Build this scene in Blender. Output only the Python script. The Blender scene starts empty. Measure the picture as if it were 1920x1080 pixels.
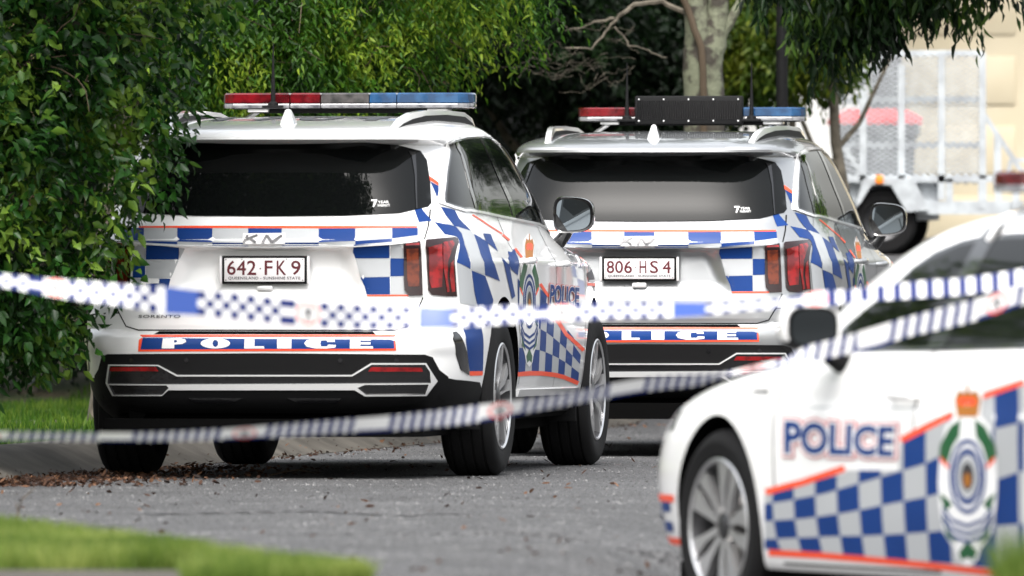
import bpy, bmesh, math, random
import numpy as np
from mathutils import Vector, Matrix
from mathutils.bvhtree import BVHTree
from mathutils.geometry import delaunay_2d_cdt
R = math.radians
S = bpy.context.scene
COL = S.collection

# ------------------------------------------------------------ camera, world, sun, exposure
FP = 21333.0            # focal length in photo pixels (400 mm lens)
CZ = 0.99               # camera height
HY = 494.0              # horizon row
cd = bpy.data.cameras.new("camera"); cam = bpy.data.objects.new("camera", cd); COL.objects.link(cam)
cam.location = (0, 0, CZ); cam.rotation_euler = (R(90), 0, 0)
cd.sensor_width = 36; cd.lens = 400; cd.shift_y = -(540 - HY) / 1920
cd.clip_start = 0.5; cd.clip_end = 1000
cd.dof.use_dof = True; cd.dof.focus_distance = 55.5; cd.dof.aperture_fstop = 5.2
S.camera = cam
W = bpy.data.worlds.new("World"); S.world = W; W.use_nodes = True
wn = W.node_tree.nodes; wl = W.node_tree.links
bg = wn["Background"]; sky = wn.new("ShaderNodeTexSky"); sky.sky_type = 'NISHITA'; sky.sun_disc = False
sky.sun_elevation = R(58); sky.sun_rotation = R(200); sky.air_density = 1.5; sky.dust_density = 6; sky.ozone_density = 1
hs = wn.new("ShaderNodeHueSaturation"); hs.inputs['Saturation'].default_value = 0.25
wl.new(sky.outputs[0], hs.inputs['Color']); wl.new(hs.outputs[0], bg.inputs[0]); bg.inputs[1].default_value = 0.15
sd = bpy.data.lights.new("sun", 'SUN'); sd.energy = 1.4; sd.angle = R(20); sd.color = (1, .97, .93)
sun = bpy.data.objects.new("sun", sd); COL.objects.link(sun)
sun.rotation_euler = (R(32), 0, R(200 - 180))   # light comes from behind the camera, high
S.view_settings.view_transform = 'Standard'; S.view_settings.look = 'None'; S.view_settings.gamma = 1
S.view_settings.exposure = 1.27
S.render.engine = 'CYCLES'
S.cycles.max_bounces = 8; S.cycles.transparent_max_bounces = 16

# ------------------------------------------------------------ materials
def pm(name, col, rough=.5, metal=0, coat=0, spec=.5, ior=1.45, trans=0, alpha=1, noise=None, bump=None, croug=.03, emit=None):
    m = bpy.data.materials.new(name); m.use_nodes = True
    nt = m.node_tree; b = nt.nodes["Principled BSDF"]; I = b.inputs
    c4 = (*col, 1)
    I['Base Color'].default_value = c4; I['Roughness'].default_value = rough; I['Metallic'].default_value = metal
    I['Coat Weight'].default_value = coat; I['Coat Roughness'].default_value = croug
    I['Specular IOR Level'].default_value = spec; I['IOR'].default_value = ior
    I['Transmission Weight'].default_value = trans; I['Alpha'].default_value = alpha
    if noise or bump:
        tc = nt.nodes.new("ShaderNodeTexCoord")
    if noise:                       # (scale, other colour, low, high)
        n = nt.nodes.new("ShaderNodeTexNoise"); n.inputs['Scale'].default_value = noise[0]; n.inputs['Detail'].default_value = 6
        nt.links.new(tc.outputs['Object'], n.inputs['Vector'])
        r = nt.nodes.new("ShaderNodeValToRGB"); e = r.color_ramp.elements
        e[0].position = noise[2]; e[1].position = noise[3]; e[0].color = c4; e[1].color = (*noise[1], 1)
        nt.links.new(n.outputs['Fac'], r.inputs[0]); nt.links.new(r.outputs[0], I['Base Color'])
    if bump:                        # (scale, strength, distance)
        n = nt.nodes.new("ShaderNodeTexNoise"); n.inputs['Scale'].default_value = bump[0]; n.inputs['Detail'].default_value = 4
        nt.links.new(tc.outputs['Object'], n.inputs['Vector'])
        bp = nt.nodes.new("ShaderNodeBump"); bp.inputs['Strength'].default_value = bump[1]; bp.inputs['Distance'].default_value = bump[2]
        nt.links.new(n.outputs['Fac'], bp.inputs['Height']); nt.links.new(bp.outputs[0], I['Normal'])
    return m

def leaf_mat(name, c1, c2, c3, rough=.45, transl=.35, cs=2.6):
    m = bpy.data.materials.new(name); m.use_nodes = True; nt = m.node_tree; N = nt.nodes; L = nt.links
    b = N["Principled BSDF"]; out = N["Material Output"]
    geo = N.new("ShaderNodeNewGeometry"); tc = N.new("ShaderNodeTexCoord")
    r = N.new("ShaderNodeValToRGB"); e = r.color_ramp.elements
    e[0].color = (*c1, 1); e[1].color = (*c3, 1); e.new(.6).color = (*c2, 1); e[0].position = 0.05; e[2].position = 1
    ns = N.new("ShaderNodeTexNoise"); ns.inputs['Scale'].default_value = cs; L.new(tc.outputs['Object'], ns.inputs['Vector'])
    mx = N.new("ShaderNodeMath"); mx.operation = 'MULTIPLY_ADD'
    L.new(geo.outputs['Random Per Island'], mx.inputs[0]); mx.inputs[1].default_value = .55
    ad = N.new("ShaderNodeMath"); ad.operation = 'MULTIPLY_ADD'; ad.inputs[1].default_value = 2.4; ad.inputs[2].default_value = -.95  # strong clump contrast paints highlights and dark gaps into the foliage colour
    L.new(ns.outputs['Fac'], ad.inputs[0]); L.new(ad.outputs[0], mx.inputs[2]); L.new(mx.outputs[0], r.inputs[0])
    L.new(r.outputs[0], b.inputs['Base Color']); b.inputs['Roughness'].default_value = rough
    b.inputs['Specular IOR Level'].default_value = .22
    t = N.new("ShaderNodeBsdfTranslucent"); hsv = N.new("ShaderNodeHueSaturation"); hsv.inputs['Value'].default_value = 1.6
    L.new(r.outputs[0], hsv.inputs['Color']); L.new(hsv.outputs[0], t.inputs['Color'])
    mix = N.new("ShaderNodeMixShader"); mix.inputs[0].default_value = transl
    L.new(b.outputs[0], mix.inputs[1]); L.new(t.outputs[0], mix.inputs[2]); L.new(mix.outputs[0], out.inputs['Surface'])
    return m

M = {}
M['white'] = pm('white_paint', (.87, .87, .87), .35, coat=1, noise=(2.2, (.80, .80, .785), .42, .75))
M['silver'] = pm('silver_paint', (.42, .43, .44), .32, metal=.75, coat=1)
M['plastic'] = pm('black_plastic', (.006, .006, .0065), .6, spec=.2, bump=(400, .15, .002))
M['dark'] = pm('dark_underside', (.0025, .0025, .0025), .9, spec=.05)
M['glossblack'] = pm('gloss_black', (.006, .006, .007), .12, coat=1)
M['blue'] = pm('blue_film', (.003, .032, .16), .5, coat=.12, spec=.22, noise=(3, (.004, .037, .18), .3, .7))
M['grey'] = pm('reflective_grey_film', (.40, .415, .43), .4, coat=.3)
M['orange'] = pm('orange_film', (.85, .075, .02), .4, coat=.2)
M['whitefilm'] = pm('white_film', (.82, .82, .82), .35, coat=.5)
M['red_out'] = pm('red_film', (.50, .03, .045), .5)
M['greenfilm'] = pm('green_film', (.005, .085, .025), .4, coat=.2)
M['gold'] = pm('gold_film', (.33, .12, .012), .5)
M['chrome'] = pm('satin_chrome', (.78, .78, .78), .28, metal=.35, coat=1)
M['alloy'] = pm('machined_alloy', (.66, .66, .67), .33, metal=.9, coat=.5)
M['alloydark'] = pm('dark_alloy', (.05, .05, .053), .35, metal=.6)
M['tyre'] = pm('tyre_rubber', (.007, .007, .0075), .8, spec=.25, bump=(60, .2, .004))
M['disc'] = pm('brake_disc', (.22, .21, .2), .4, metal=.9)
M['redlamp'] = pm('red_lamp_plastic', (.26, .002, .004), .15, coat=.7, noise=(22, (.11, .001, .002), .42, .6))
M['darkred'] = pm('smoked_red_plastic', (.014, .001, .0015), .15, coat=.6)
M['amber'] = pm('amber_lamp_plastic', (.14, .022, .004), .25, coat=.5, noise=(30, (.06, .008, .002), .42, .6))
M['mirror'] = pm('mirror_glass', (.22, .25, .27), .02, metal=1)
M['maroon'] = pm('maroon_plate_letters', (.09, .006, .012), .5)
M['platewhite'] = pm('plate_white', (.72, .71, .72), .4, coat=.3)
M['badge'] = pm('badge_grey', (.13, .13, .135), .4, metal=.3)
M['lensred'] = pm('red_light_lens', (.14, .004, .008), .2, coat=.5, noise=(14, (.05, .002, .004), .4, .6))
M['lensblue'] = pm('blue_light_lens', (.012, .065, .16), .2, coat=.5, noise=(14, (.006, .035, .095), .4, .6))
M['lensclear'] = pm('clear_light_lens', (.07, .065, .065), .2, coat=.5, noise=(20, (.03, .03, .03), .4, .6))
M['lensbase'] = pm('clear_lower_lens', (.22, .22, .23), .2, coat=.6, noise=(24, (.07, .07, .08), .4, .65))
M['text'] = pm('dark_letters', (.03, .03, .035), .4)
def glass_mat(name, tint, ior):
    m = pm(name, tint, .04, ior=ior, coat=0)
    nt = m.node_tree; tc = nt.nodes.new("ShaderNodeTexCoord"); v = nt.nodes.new("ShaderNodeTexVoronoi")
    v.inputs['Scale'].default_value = 70; nt.links.new(tc.outputs['Object'], v.inputs['Vector'])
    mp = nt.nodes.new("ShaderNodeMapRange"); mp.inputs[1].default_value = 0; mp.inputs[2].default_value = .28; mp.inputs[3].default_value = 1; mp.inputs[4].default_value = 0
    nt.links.new(v.outputs['Distance'], mp.inputs[0])
    bp = nt.nodes.new("ShaderNodeBump"); bp.inputs['Strength'].default_value = .10; bp.inputs['Distance'].default_value = .001
    nt.links.new(mp.outputs[0], bp.inputs['Height']); nt.links.new(bp.outputs[0], nt.nodes["Principled BSDF"].inputs['Normal'])
    return m
M['glass'] = glass_mat('rain_spotted_tinted_glass', (.003, .0035, .0035), 1.34)

# ------------------------------------------------------------ mesh helpers
def tag(o, label=None, cat=None, group=None, kind=None):
    if label: o['label'] = label
    if cat: o['category'] = cat
    if group: o['group'] = group
    if kind: o['kind'] = kind
    return o
def empty(name, loc, rz=0):
    o = bpy.data.objects.new(name, None); COL.objects.link(o); o.location = loc; o.rotation_euler = (0, 0, rz); o.empty_display_size = .2
    return o
def mk(name, verts, faces, mats, parent=None, fm=None, smooth=True, ang=35):
    me = bpy.data.meshes.new(name); me.from_pydata([tuple(v) for v in verts], [], faces)
    for m in (mats if isinstance(mats, (list, tuple)) else [mats]): me.materials.append(m)
    if fm is not None: me.polygons.foreach_set('material_index', list(fm))
    if smooth:
        me.shade_smooth(); me.set_sharp_from_angle(angle=R(ang))
    me.update()
    o = bpy.data.objects.new(name, me); COL.objects.link(o); o.parent = parent
    return o
class MB:
    def __init__(s): s.v = []; s.f = []; s.m = []
    def add(s, vs, fs, m=0):
        b = len(s.v); s.v += [tuple(v) for v in vs]; s.f += [[b + i for i in f] for f in fs]; s.m += [m] * len(fs)
    def box(s, c, d, m=0, rot=None, bev=0):
        bm = bmesh.new(); bmesh.ops.create_cube(bm, size=1)
        for v in bm.verts: v.co = Vector((v.co.x * d[0], v.co.y * d[1], v.co.z * d[2]))
        if bev: bmesh.ops.bevel(bm, geom=bm.edges[:], offset=bev, segments=2, profile=.5, affect='EDGES')
        mt = Matrix.Translation(c) @ (rot.to_4x4() if rot is not None else Matrix.Identity(4))
        bm.verts.index_update()
        s.add([mt @ v.co for v in bm.verts], [[v.index for v in f.verts] for f in bm.faces], m); bm.free()
    def tube(s, pts, r, m=0, n=8, cap=True):
        pts = [Vector(p) for p in pts]; rr = r if isinstance(r, (list, tuple)) else [r] * len(pts)
        rings = []; up = None
        for i, p in enumerate(pts):
            t = (pts[min(i + 1, len(pts) - 1)] - pts[max(i - 1, 0)])
            if t.length < 1e-9: t = Vector((0, 0, 1))
            t.normalize()
            if up is None: up = t.orthogonal().normalized()
            a = (up - t * up.dot(t)); a = a.normalized() if a.length > 1e-6 else t.orthogonal().normalized(); up = a
            b = t.cross(a)
            rings.append([p + (a * math.cos(k * 2 * math.pi / n) + b * math.sin(k * 2 * math.pi / n)) * rr[i] for k in range(n)])
        vs = [v for g in rings for v in g]; fs = []
        for i in range(len(pts) - 1):
            for k in range(n): fs.append([i * n + k, i * n + (k + 1) % n, (i + 1) * n + (k + 1) % n, (i + 1) * n + k])
        if cap: fs.append(list(range(n))[::-1]); fs.append([(len(pts) - 1) * n + k for k in range(n)])
        s.add(vs, fs, m)
    def lathe_x(s, prof, c, m=0, n=48, close=False):     # prof: list of (x, r); axis x through c
        vs = []; fs = []; k = len(prof)
        for i in range(n):
            a = 2 * math.pi * i / n
            for (x, r) in prof: vs.append((c[0] + x, c[1] + r * math.cos(a), c[2] + r * math.sin(a)))
        for i in range(n):
            j = (i + 1) % n
            for q in range(k - 1 + (1 if close else 0)):
                q2 = (q + 1) % k
                fs.append([i * k + q, i * k + q2, j * k + q2, j * k + q])
        s.add(vs, fs, m)
    def prism(s, poly, y0, y1, m=0, axes='xzy'):         # poly in 2D, extruded
        n = len(poly)
        def P(a, b, c):
            d = {axes[0]: a, axes[1]: b, axes[2]: c}; return (d['x'], d['y'], d['z'])
        vs = [P(a, b, y0) for a, b in poly] + [P(a, b, y1) for a, b in poly]
        fs = [list(range(n)), [2 * n - 1 - i for i in range(n)]] + [[i, i + n, (i + 1) % n + n, (i + 1) % n] for i in range(n)]
        s.add(vs, fs, m)
    def build(s, name, mats, parent=None, smooth=True, ang=35, fixn=True):
        o = mk(name, s.v, s.f, mats, parent, s.m, False)
        if fixn:
            bm = bmesh.new(); bm.from_mesh(o.data); bmesh.ops.recalc_face_normals(bm, faces=bm.faces); bm.to_mesh(o.data); bm.free()
        if smooth: o.data.shade_smooth(); o.data.set_sharp_from_angle(angle=R(ang))
        return o
def pchip(pts):
    xs = np.array([p[0] for p in pts], float); ys = np.array([p[1] for p in pts], float)
    h = np.diff(xs); d = np.diff(ys) / h; m = np.zeros(len(xs))
    for i in range(1, len(xs) - 1):
        if d[i - 1] * d[i] > 0:
            w1 = 2 * h[i] + h[i - 1]; w2 = h[i] + 2 * h[i - 1]; m[i] = (w1 + w2) / (w1 / d[i - 1] + w2 / d[i])
    m[0] = d[0]; m[-1] = d[-1]
    def f(x):
        x = min(max(x, xs[0]), xs[-1]); i = min(int(np.searchsorted(xs, x, 'right')) - 1, len(xs) - 2); i = max(i, 0)
        t = (x - xs[i]) / h[i]
        return ((2*t**3-3*t**2+1)*ys[i] + (t**3-2*t**2+t)*h[i]*m[i] + (-2*t**3+3*t**2)*ys[i+1] + (t**3-t**2)*h[i]*m[i+1])
    return f
def lerp_pts(pts, x):
    if x <= pts[0][0]: a, b = pts[0], pts[1]
    elif x >= pts[-1][0]: a, b = pts[-2], pts[-1]
    else:
        for a, b in zip(pts, pts[1:]):
            if a[0] <= x <= b[0]: break
    t = (x - a[0]) / (b[0] - a[0])
    return a[1] + (b[1] - a[1]) * t
def smooth(a, b, x):
    t = min(max((x - a) / (b - a), 0), 1); return t * t * (3 - 2 * t)
def at(px, py, Y): return Vector(((px - 960) / FP * Y, Y, CZ + (HY - py) / FP * Y))

# ------------------------------------------------------------ text outlines
def text_loops(s, size=1, offset=0, spacing=1):
    cu = bpy.data.curves.new('t', 'FONT'); cu.body = s; cu.size = size; cu.offset = offset; cu.space_character = spacing; cu.fill_mode = 'BOTH'; cu.resolution_u = 3
    ob = bpy.data.objects.new('t', cu); COL.objects.link(ob)
    dg = bpy.context.evaluated_depsgraph_get(); me = bpy.data.meshes.new_from_object(ob.evaluated_get(dg))
    bm = bmesh.new(); bm.from_mesh(me); bmesh.ops.remove_doubles(bm, verts=bm.verts, dist=1e-5)
    # every connected island becomes its own shape (list of loops)
    nxt = {}
    shapes = []
    seen = set()
    for f0 in bm.faces:
        if f0.index in seen: continue
        st = [f0]; seen.add(f0.index); fs = []
        while st:
            f = st.pop(); fs.append(f)
            for e in f.edges:
                for g in e.link_faces:
                    if g.index not in seen: seen.add(g.index); st.append(g)
        fset = set(f.index for f in fs)
        bed = [e for f in fs for e in f.edges if sum(1 for g in e.link_faces if g.index in fset) == 1]
        adj = {}
        for e in bed:
            a, b = e.verts
            adj.setdefault(a, []).append(b); adj.setdefault(b, []).append(a)
        loops = []; used = set()
        for v0 in list(adj):
            if v0 in used: continue
            lp = [v0]; used.add(v0); cur = v0
            while True:
                nx = [w for w in adj[cur] if w not in used]
                if not nx: break
                cur = nx[0]; used.add(cur); lp.append(cur)
            if len(lp) > 2: loops.append([(v.co.x, v.co.y) for v in lp])
        if loops: shapes.append(loops)
    bm.free(); bpy.data.objects.remove(ob); bpy.data.curves.remove(cu); bpy.data.meshes.remove(me)
    return shapes
def fit(shapes, quad, bounds=None):
    """map shapes to a quad given as TL, TR, BR, BL"""
    if bounds is None:
        xs = [p[0] for s in shapes for l in s for p in l]; ys = [p[1] for s in shapes for l in s for p in l]
        bounds = (min(xs), max(xs), min(ys), max(ys))
    x0, x1, y0, y1 = bounds; TL, TR, BR, BL = quad
    def g(p):
        u = (p[0] - x0) / (x1 - x0); v = 1 - (p[1] - y0) / (y1 - y0)
        a = (TL[0] + (TR[0] - TL[0]) * u, TL[1] + (TR[1] - TL[1]) * u); b = (BL[0] + (BR[0] - BL[0]) * u, BL[1] + (BR[1] - BL[1]) * u)
        return (a[0] + (b[0] - a[0]) * v, a[1] + (b[1] - a[1]) * v)
    return [[[g(p) for p in l] for l in s] for s in shapes], bounds

# ------------------------------------------------------------ car body with projected panels
class Car:
    def __init__(s, name, loc, yaw, prof, wheels, paint):
        s.root = empty(name, loc, -yaw); s.loc = Vector(loc); s.yaw = yaw
        s.mat = Matrix.Translation(loc) @ Matrix.Rotation(-yaw, 4, 'Z'); s.inv = s.mat.inverted()
        s.P = prof
        v, f = s.loft()
        s.bvh = BVHTree.FromPolygons(v, f)
        o = mk('body', v, f, [paint, M['dark']], s.root, None, False)
        cen = [sum((Vector(v[i]) for i in g), Vector()) / len(g) for g in f]
        o.data.polygons.foreach_set('material_index', [1 if c.z < prof['black'] else 0 for c in cen])
        # wheel openings
        mb = MB()
        for (wy, wz, r, sx) in wheels:
            for sg in (1, -1):
                mb.lathe_x([(sg * .55, 0.0001), (sg * .55, r), (sg * 1.2, r), (sg * 1.2, 0.0001)], (0, wy, wz), n=56)
        cut = mb.build('cut', [M['dark']], s.root, False)
        md = o.modifiers.new('b', 'BOOLEAN'); md.operation = 'DIFFERENCE'; md.object = cut; md.solver = 'EXACT'; md.material_mode = 'TRANSFER'
        dg = bpy.context.evaluated_depsgraph_get(); me = bpy.data.meshes.new_from_object(o.evaluated_get(dg))
        o.modifiers.clear(); old = o.data; o.data = me; me.name = 'body'; bpy.data.meshes.remove(old); bpy.data.objects.remove(cut)
        me.shade_smooth(); me.set_sharp_from_angle(angle=R(32))
        s.body = o
    def loft(s):
        P = s.P; zs = P['zs']; rings = []
        na, nb = P.get('na', 34), P.get('nb', 60)
        for z in zs:
            w, yr, yf, nr, nf, y0 = (P[k](z) for k in ('W', 'yr', 'yf', 'nr', 'nf', 'y0'))
            half = []
            for (L, n, sg, ye) in ((y0 - yr, nr, -1, yr), (yf - y0, nf, 1, yf)):
                c = .5 ** (1 / n); h = []
                for i in range(na + 1):
                    u = c * i / na; h.append((w * u, y0 + sg * L * (1 - u ** n) ** (1 / n)))
                for i in range(1, nb + 1):
                    u = c * (1 - i / nb); h.append((w * (1 - u ** n) ** (1 / n), y0 + sg * L * u))
                half.append(h)
            ring = half[0] + half[1][::-1][1:]          # rear centre -> side -> front centre (x>=0)
            full = ring + [(-x, y) for (x, y) in ring[::-1][1:-1]]
            rings.append([s.disp(x, y, z) for (x, y) in full])
        n = len(rings[0]); v = [p for r in rings for p in r]; f = []
        for i in range(len(zs) - 1):
            for k in range(n): f.append([i * n + k, i * n + (k + 1) % n, (i + 1) * n + (k + 1) % n, (i + 1) * n + k])
        m = n // 2          # caps as strips
        for base, flip in ((0, True), ((len(zs) - 1) * n, False)):
            for k in range(m):
                a, b, c, d = base + k, base + k + 1, base + (n - k - 1) % n, base + (n - k) % n
                q = [a, b, c, d] if k and k < m - 1 else ([a, b, c] if k == 0 else [a, b, d])
                if k == m - 1: q = [a, b, d]
                f.append(q[::-1] if flip else q)
        return v, f
    def disp(s, x, y, z):
        g = s.P.get('disp'); return g(x, y, z) if g else (x, y, z)
    def ray_local(s, px, py):
        o = s.inv @ Vector((0, 0, CZ)); d = (s.inv.to_3x3() @ Vector(((px - 960) / FP, 1, (HY - py) / FP))).normalized()
        return o, d
    def hit(s, px, py, side):
        o, d = s.ray_local(px, py)
        loc, nr, i, ds = s.bvh.ray_cast(o, d)
        if loc is None:
            # closest approach: march along the ray
            best = None
            t0 = (s.inv.to_3x3() @ Vector((0, 0, 0)))
            for k in range(60):
                p = o + d * ((-o.y) / d.y * (0.93 + .14 * k / 60))
                q = s.bvh.find_nearest(p)
                if best is None or q[3] < best[1]: best = (q[0], q[3])
            loc = best[0]
        return loc
    def to2(s, px, py, side):
        p = s.hit(px, py, side)
        return (p.x, p.z) if side == 'rear' else (p.x, p.y) if side == 'top' else (p.y, p.z)
    def proj(s, u, v, side, off):
        if side == 'rear': o = Vector((u, -4, v)); d = Vector((0, 1, 0))
        elif side == 'right': o = Vector((4, u, v)); d = Vector((-1, 0, 0))
        elif side == 'left': o = Vector((-4, u, v)); d = Vector((1, 0, 0))
        elif side == 'front': o = Vector((u, 8, v)); d = Vector((0, -1, 0))
        else: o = Vector((u, v, 4)); d = Vector((0, 0, -1))
        loc, nr, i, ds = s.bvh.ray_cast(o, d)
        if loc is None:
            q = s.bvh.find_nearest(o + d * (3.1 if side in ('left', 'right') else 3)); loc = q[0]
        return loc - d * off, d
    def patch(s, name, shapes, side, mats, off=.003, skirt=.003, parent=None, px=True, res=.03, mirror=False, smooth_ang=40, flat=None):
        """shapes: list of (loops, material index, extra offset)"""
        mats = mats if isinstance(mats, (list, tuple)) else [mats]
        if name in ('door_gap', 'orange_stripe', 'bonnet_gap', 'lamp_lens', 'tailgate_gap') and len(shapes) > 1:
            for sh in shapes: o = s.patch(name, [sh], side, mats, off, skirt, parent, px, res, mirror, smooth_ang)
            return o
        V = []; F = []; FM = []
        for sh in shapes:
            loops, mi, ex = sh if isinstance(sh, tuple) else (sh, 0, 0)
            if px: loops = [[s.to2(a, b, side) for a, b in l] for l in loops]
            pts = []; edges = []
            for l in loops:
                b = len(pts); q = []
                for (a, c) in zip(l, l[1:] + l[:1]):
                    n = max(1, int(math.hypot(c[0] - a[0], c[1] - a[1]) / res + .5))
                    for k in range(n): q.append(Vector((a[0] + (c[0] - a[0]) * k / n, a[1] + (c[1] - a[1]) * k / n)))
                pts += q; edges += [(b + i, b + (i + 1) % len(q)) for i in range(len(q))]
            lx = np.array([[p.x, p.y] for p in pts])
            def inside(x, y):
                c = False
                for l in loops:
                    j = len(l) - 1
                    for i in range(len(l)):
                        if ((l[i][1] > y) != (l[j][1] > y)) and x < (l[j][0] - l[i][0]) * (y - l[i][1]) / (l[j][1] - l[i][1]) + l[i][0]: c = not c
                        j = i
                return c
            nb = len(pts)
            x0, y0 = lx.min(0); x1, y1 = lx.max(0)
            nx = int((x1 - x0) / res); ny = int((y1 - y0) / res)
            if nx * ny < 40000:
                for i in range(1, nx + 1):
                    for j in range(1, ny + 1):
                        a = x0 + (x1 - x0) * i / (nx + 1); c = y0 + (y1 - y0) * j / (ny + 1)
                        if inside(a, c) and np.min(np.hypot(lx[:, 0] - a, lx[:, 1] - c)) > res * .35: pts.append(Vector((a, c)))
            vv, ee, ff, *_ = delaunay_2d_cdt(pts, edges, [], 0, 1e-6)
            P3 = []; D = None
            for p in vv:
                q, D = s.proj(p.x, p.y, side, off + ex); P3.append(q)
            keep = [f for f in ff if inside(sum(vv[i].x for i in f) / len(f), sum(vv[i].y for i in f) / len(f))]
            b = len(V); V += P3; F += [[b + i for i in f] for f in keep]; FM += [mi] * len(keep)
            if skirt:
                cnt = {}
                for f in keep:
                    for a, c in zip(f, f[1:] + f[:1]): cnt[(min(a, c), max(a, c))] = cnt.get((min(a, c), max(a, c)), 0) + 1
                dup = {}
                def low(i, top):
                    k = (i, top)
                    if k not in dup: dup[k] = len(V); V.append(P3[i] if top else P3[i] + D * (skirt + ex))
                    return dup[k]
                for (a, c), n in cnt.items():
                    if n == 1:
                        F.append([low(a, 1), low(c, 1), low(c, 0), low(a, 0)]); FM.append(mi)
        o = mk(name, V, F, mats, parent or s.root, FM, False)
        bm = bmesh.new(); bm.from_mesh(o.data)
        want = {'rear': Vector((0, -1, 0)), 'right': Vector((1, 0, 0)), 'left': Vector((-1, 0, 0)), 'front': Vector((0, 1, 0)), 'top': Vector((0, 0, 1))}[side]
        for f in bm.faces:
            if abs(f.normal.dot(want)) > .02 and f.normal.dot(want) < 0: f.normal_flip()
        bm.to_mesh(o.data); bm.free()
        o.data.shade_smooth(); o.data.set_sharp_from_angle(angle=R(smooth_ang))
        if mirror:
            s.mirror(o)
        return o
    def mirror(s, o, parent=None):
        me = o.data.copy(); me.transform(Matrix.Scale(-1, 4, (1, 0, 0))); me.flip_normals()
        c = bpy.data.objects.new(o.name.split('.')[0], me); COL.objects.link(c); c.parent = parent or o.parent
        c.location = (-o.location.x, o.location.y, o.location.z)
        return c
def rect(x0, y0, x1, y1): return [[(x0, y0), (x1, y0), (x1, y1), (x0, y1)]]
def sc(pts, k, ox, oy): return [(x / k + ox, y / k + oy) for x, y in pts]
def strip(pts, w):        # a thin polygon along a 2D polyline
    L = []; Rr = []
    for i, p in enumerate(pts):
        a = pts[max(i - 1, 0)]; b = pts[min(i + 1, len(pts) - 1)]
        d = math.hypot(b[0] - a[0], b[1] - a[1]) or 1; n = (-(b[1] - a[1]) / d * w / 2, (b[0] - a[0]) / d * w / 2)
        L.append((p[0] + n[0], p[1] + n[1])); Rr.append((p[0] - n[0], p[1] - n[1]))
    return [L + Rr[::-1]]
def ellipse(cx, cy, rx, ry, n=28, a0=0, a1=360):
    return [(cx + rx * math.cos(R(a0 + (a1 - a0) * i / n)), cy + ry * math.sin(R(a0 + (a1 - a0) * i / n))) for i in range(n if a1 - a0 == 360 else n + 1)]
def clip(poly, a, b):     # keep what lies to the left of a->b (image y down: below a rising-right line)
    out = []
    def sd(p): return (b[0] - a[0]) * (p[1] - a[1]) - (b[1] - a[1]) * (p[0] - a[0])
    for p, q in zip(poly, poly[1:] + poly[:1]):
        sp, sq = sd(p), sd(q)
        if sp >= 0: out.append(p)
        if (sp > 0) != (sq > 0) and abs(sp - sq) > 1e-9:
            t = sp / (sp - sq); out.append((p[0] + (q[0] - p[0]) * t, p[1] + (q[1] - p[1]) * t))
    return out

def police_shapes(quad, thick):
    sh, b = fit(text_loops("POLICE", 1, .035), quad)
    out = []
    for off, mi, ex in ((.035 + thick * 1.6, 1, 0), (.035 + thick, 2, .0012), (.035, 0, .0024)):
        for i, s_ in enumerate(text_loops("POLICE", 1, off)):
            q, _ = fit([s_], quad, b); out.append((q[0], mi, ex + i * .0001))
    return out
def crest_shapes(cx, hw, y0, y1):
    """generic state-police style badge in layers; mats: 0 white 1 green 2 blue 3 grey 4 gold 5 orange-red 6 dark"""
    H = y1 - y0
    def q(pts): return [(cx + x * hw, y0 + y * H) for x, y in pts]
    def both(pts): return [q(pts), q([(-x, y) for x, y in pts])]
    o = []
    back = [(0, 0), (.50, .06), (.44, .18), (.75, .24), (.95, .40), (1.0, .55), (.95, .68), (.8, .82), (.45, .9), (.3, .97), (0, 1)]
    o.append(([q(back + [(-x, y) for x, y in back[::-1][1:-1]])], 0, 0))
    for p in both([(.22, .195), (.58, .235), (.92, .34), (.96, .40), (.70, .455), (.50, .345), (.28, .29)]): o.append(([p], 1, .0008))
    for p in both([(.95, .60), (.75, .70), (.5, .66), (.75, .62)]): o.append(([p], 1, .0008))
    for p in both([(.85, .72), (.7, .84), (.35, .88), (.6, .80)]): o.append(([p], 1, .0008))
    o.append(([q([(0, .86), (.3, .92), (.22, .97), (0, .95), (-.22, .97), (-.3, .92)])], 1, .0009))
    o.append(([q(ellipse(0, .51, .62, .205)), q(ellipse(0, .51, .52, .18))], 2, .001))
    o.append(([q(ellipse(0, .51, .48, .155)), q(ellipse(0, .51, .36, .12))], 2, .001))
    o.append(([q(ellipse(0, .51, .34, .11)), q(ellipse(0, .51, .22, .075))], 3, .001))
    o.append(([q(ellipse(0, .51, .21, .075))], 6, .0012))
    o.append(([q(ellipse(0, .53, .13, .04))], 4, .002))
    for dy in (0, .045, .085):
        o.append(([q([(-.85, .69 + dy * .7), (-.5, .76 + dy), (0, .79 + dy), (.5, .76 + dy), (.85, .69 + dy * .7), (.82, .675 + dy * .7), (.5, .74 + dy), (0, .77 + dy), (-.5, .74 + dy), (-.82, .675 + dy * .7)])], 2, .0016))
    o.append(([q([(-.34, .185), (-.44, .09), (-.30, .04), (-.1, .055), (0, .03), (.1, .055), (.30, .04), (.44, .09), (.34, .185)])], 4, .001))
    o.append(([q([(-.30, .12), (-.30, .085), (-.08, .07), (0, .09), (.08, .07), (.30, .085), (.30, .12), (.14, .13), (0, .115), (-.14, .13)])], 5, .002))
    o.append(([q([(-.04, .045), (-.04, .005), (.04, .005), (.04, .045)])], 4, .001))
    for p in both([(.62, .45), (.9, .40), (.93, .42), (.66, .47)]): o.append(([p], 5, .001))
    return o
CRM = lambda: [M['whitefilm'], M['greenfilm'], M['blue'], M['grey'], M['gold'], M['orange'], M['text']]

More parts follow.
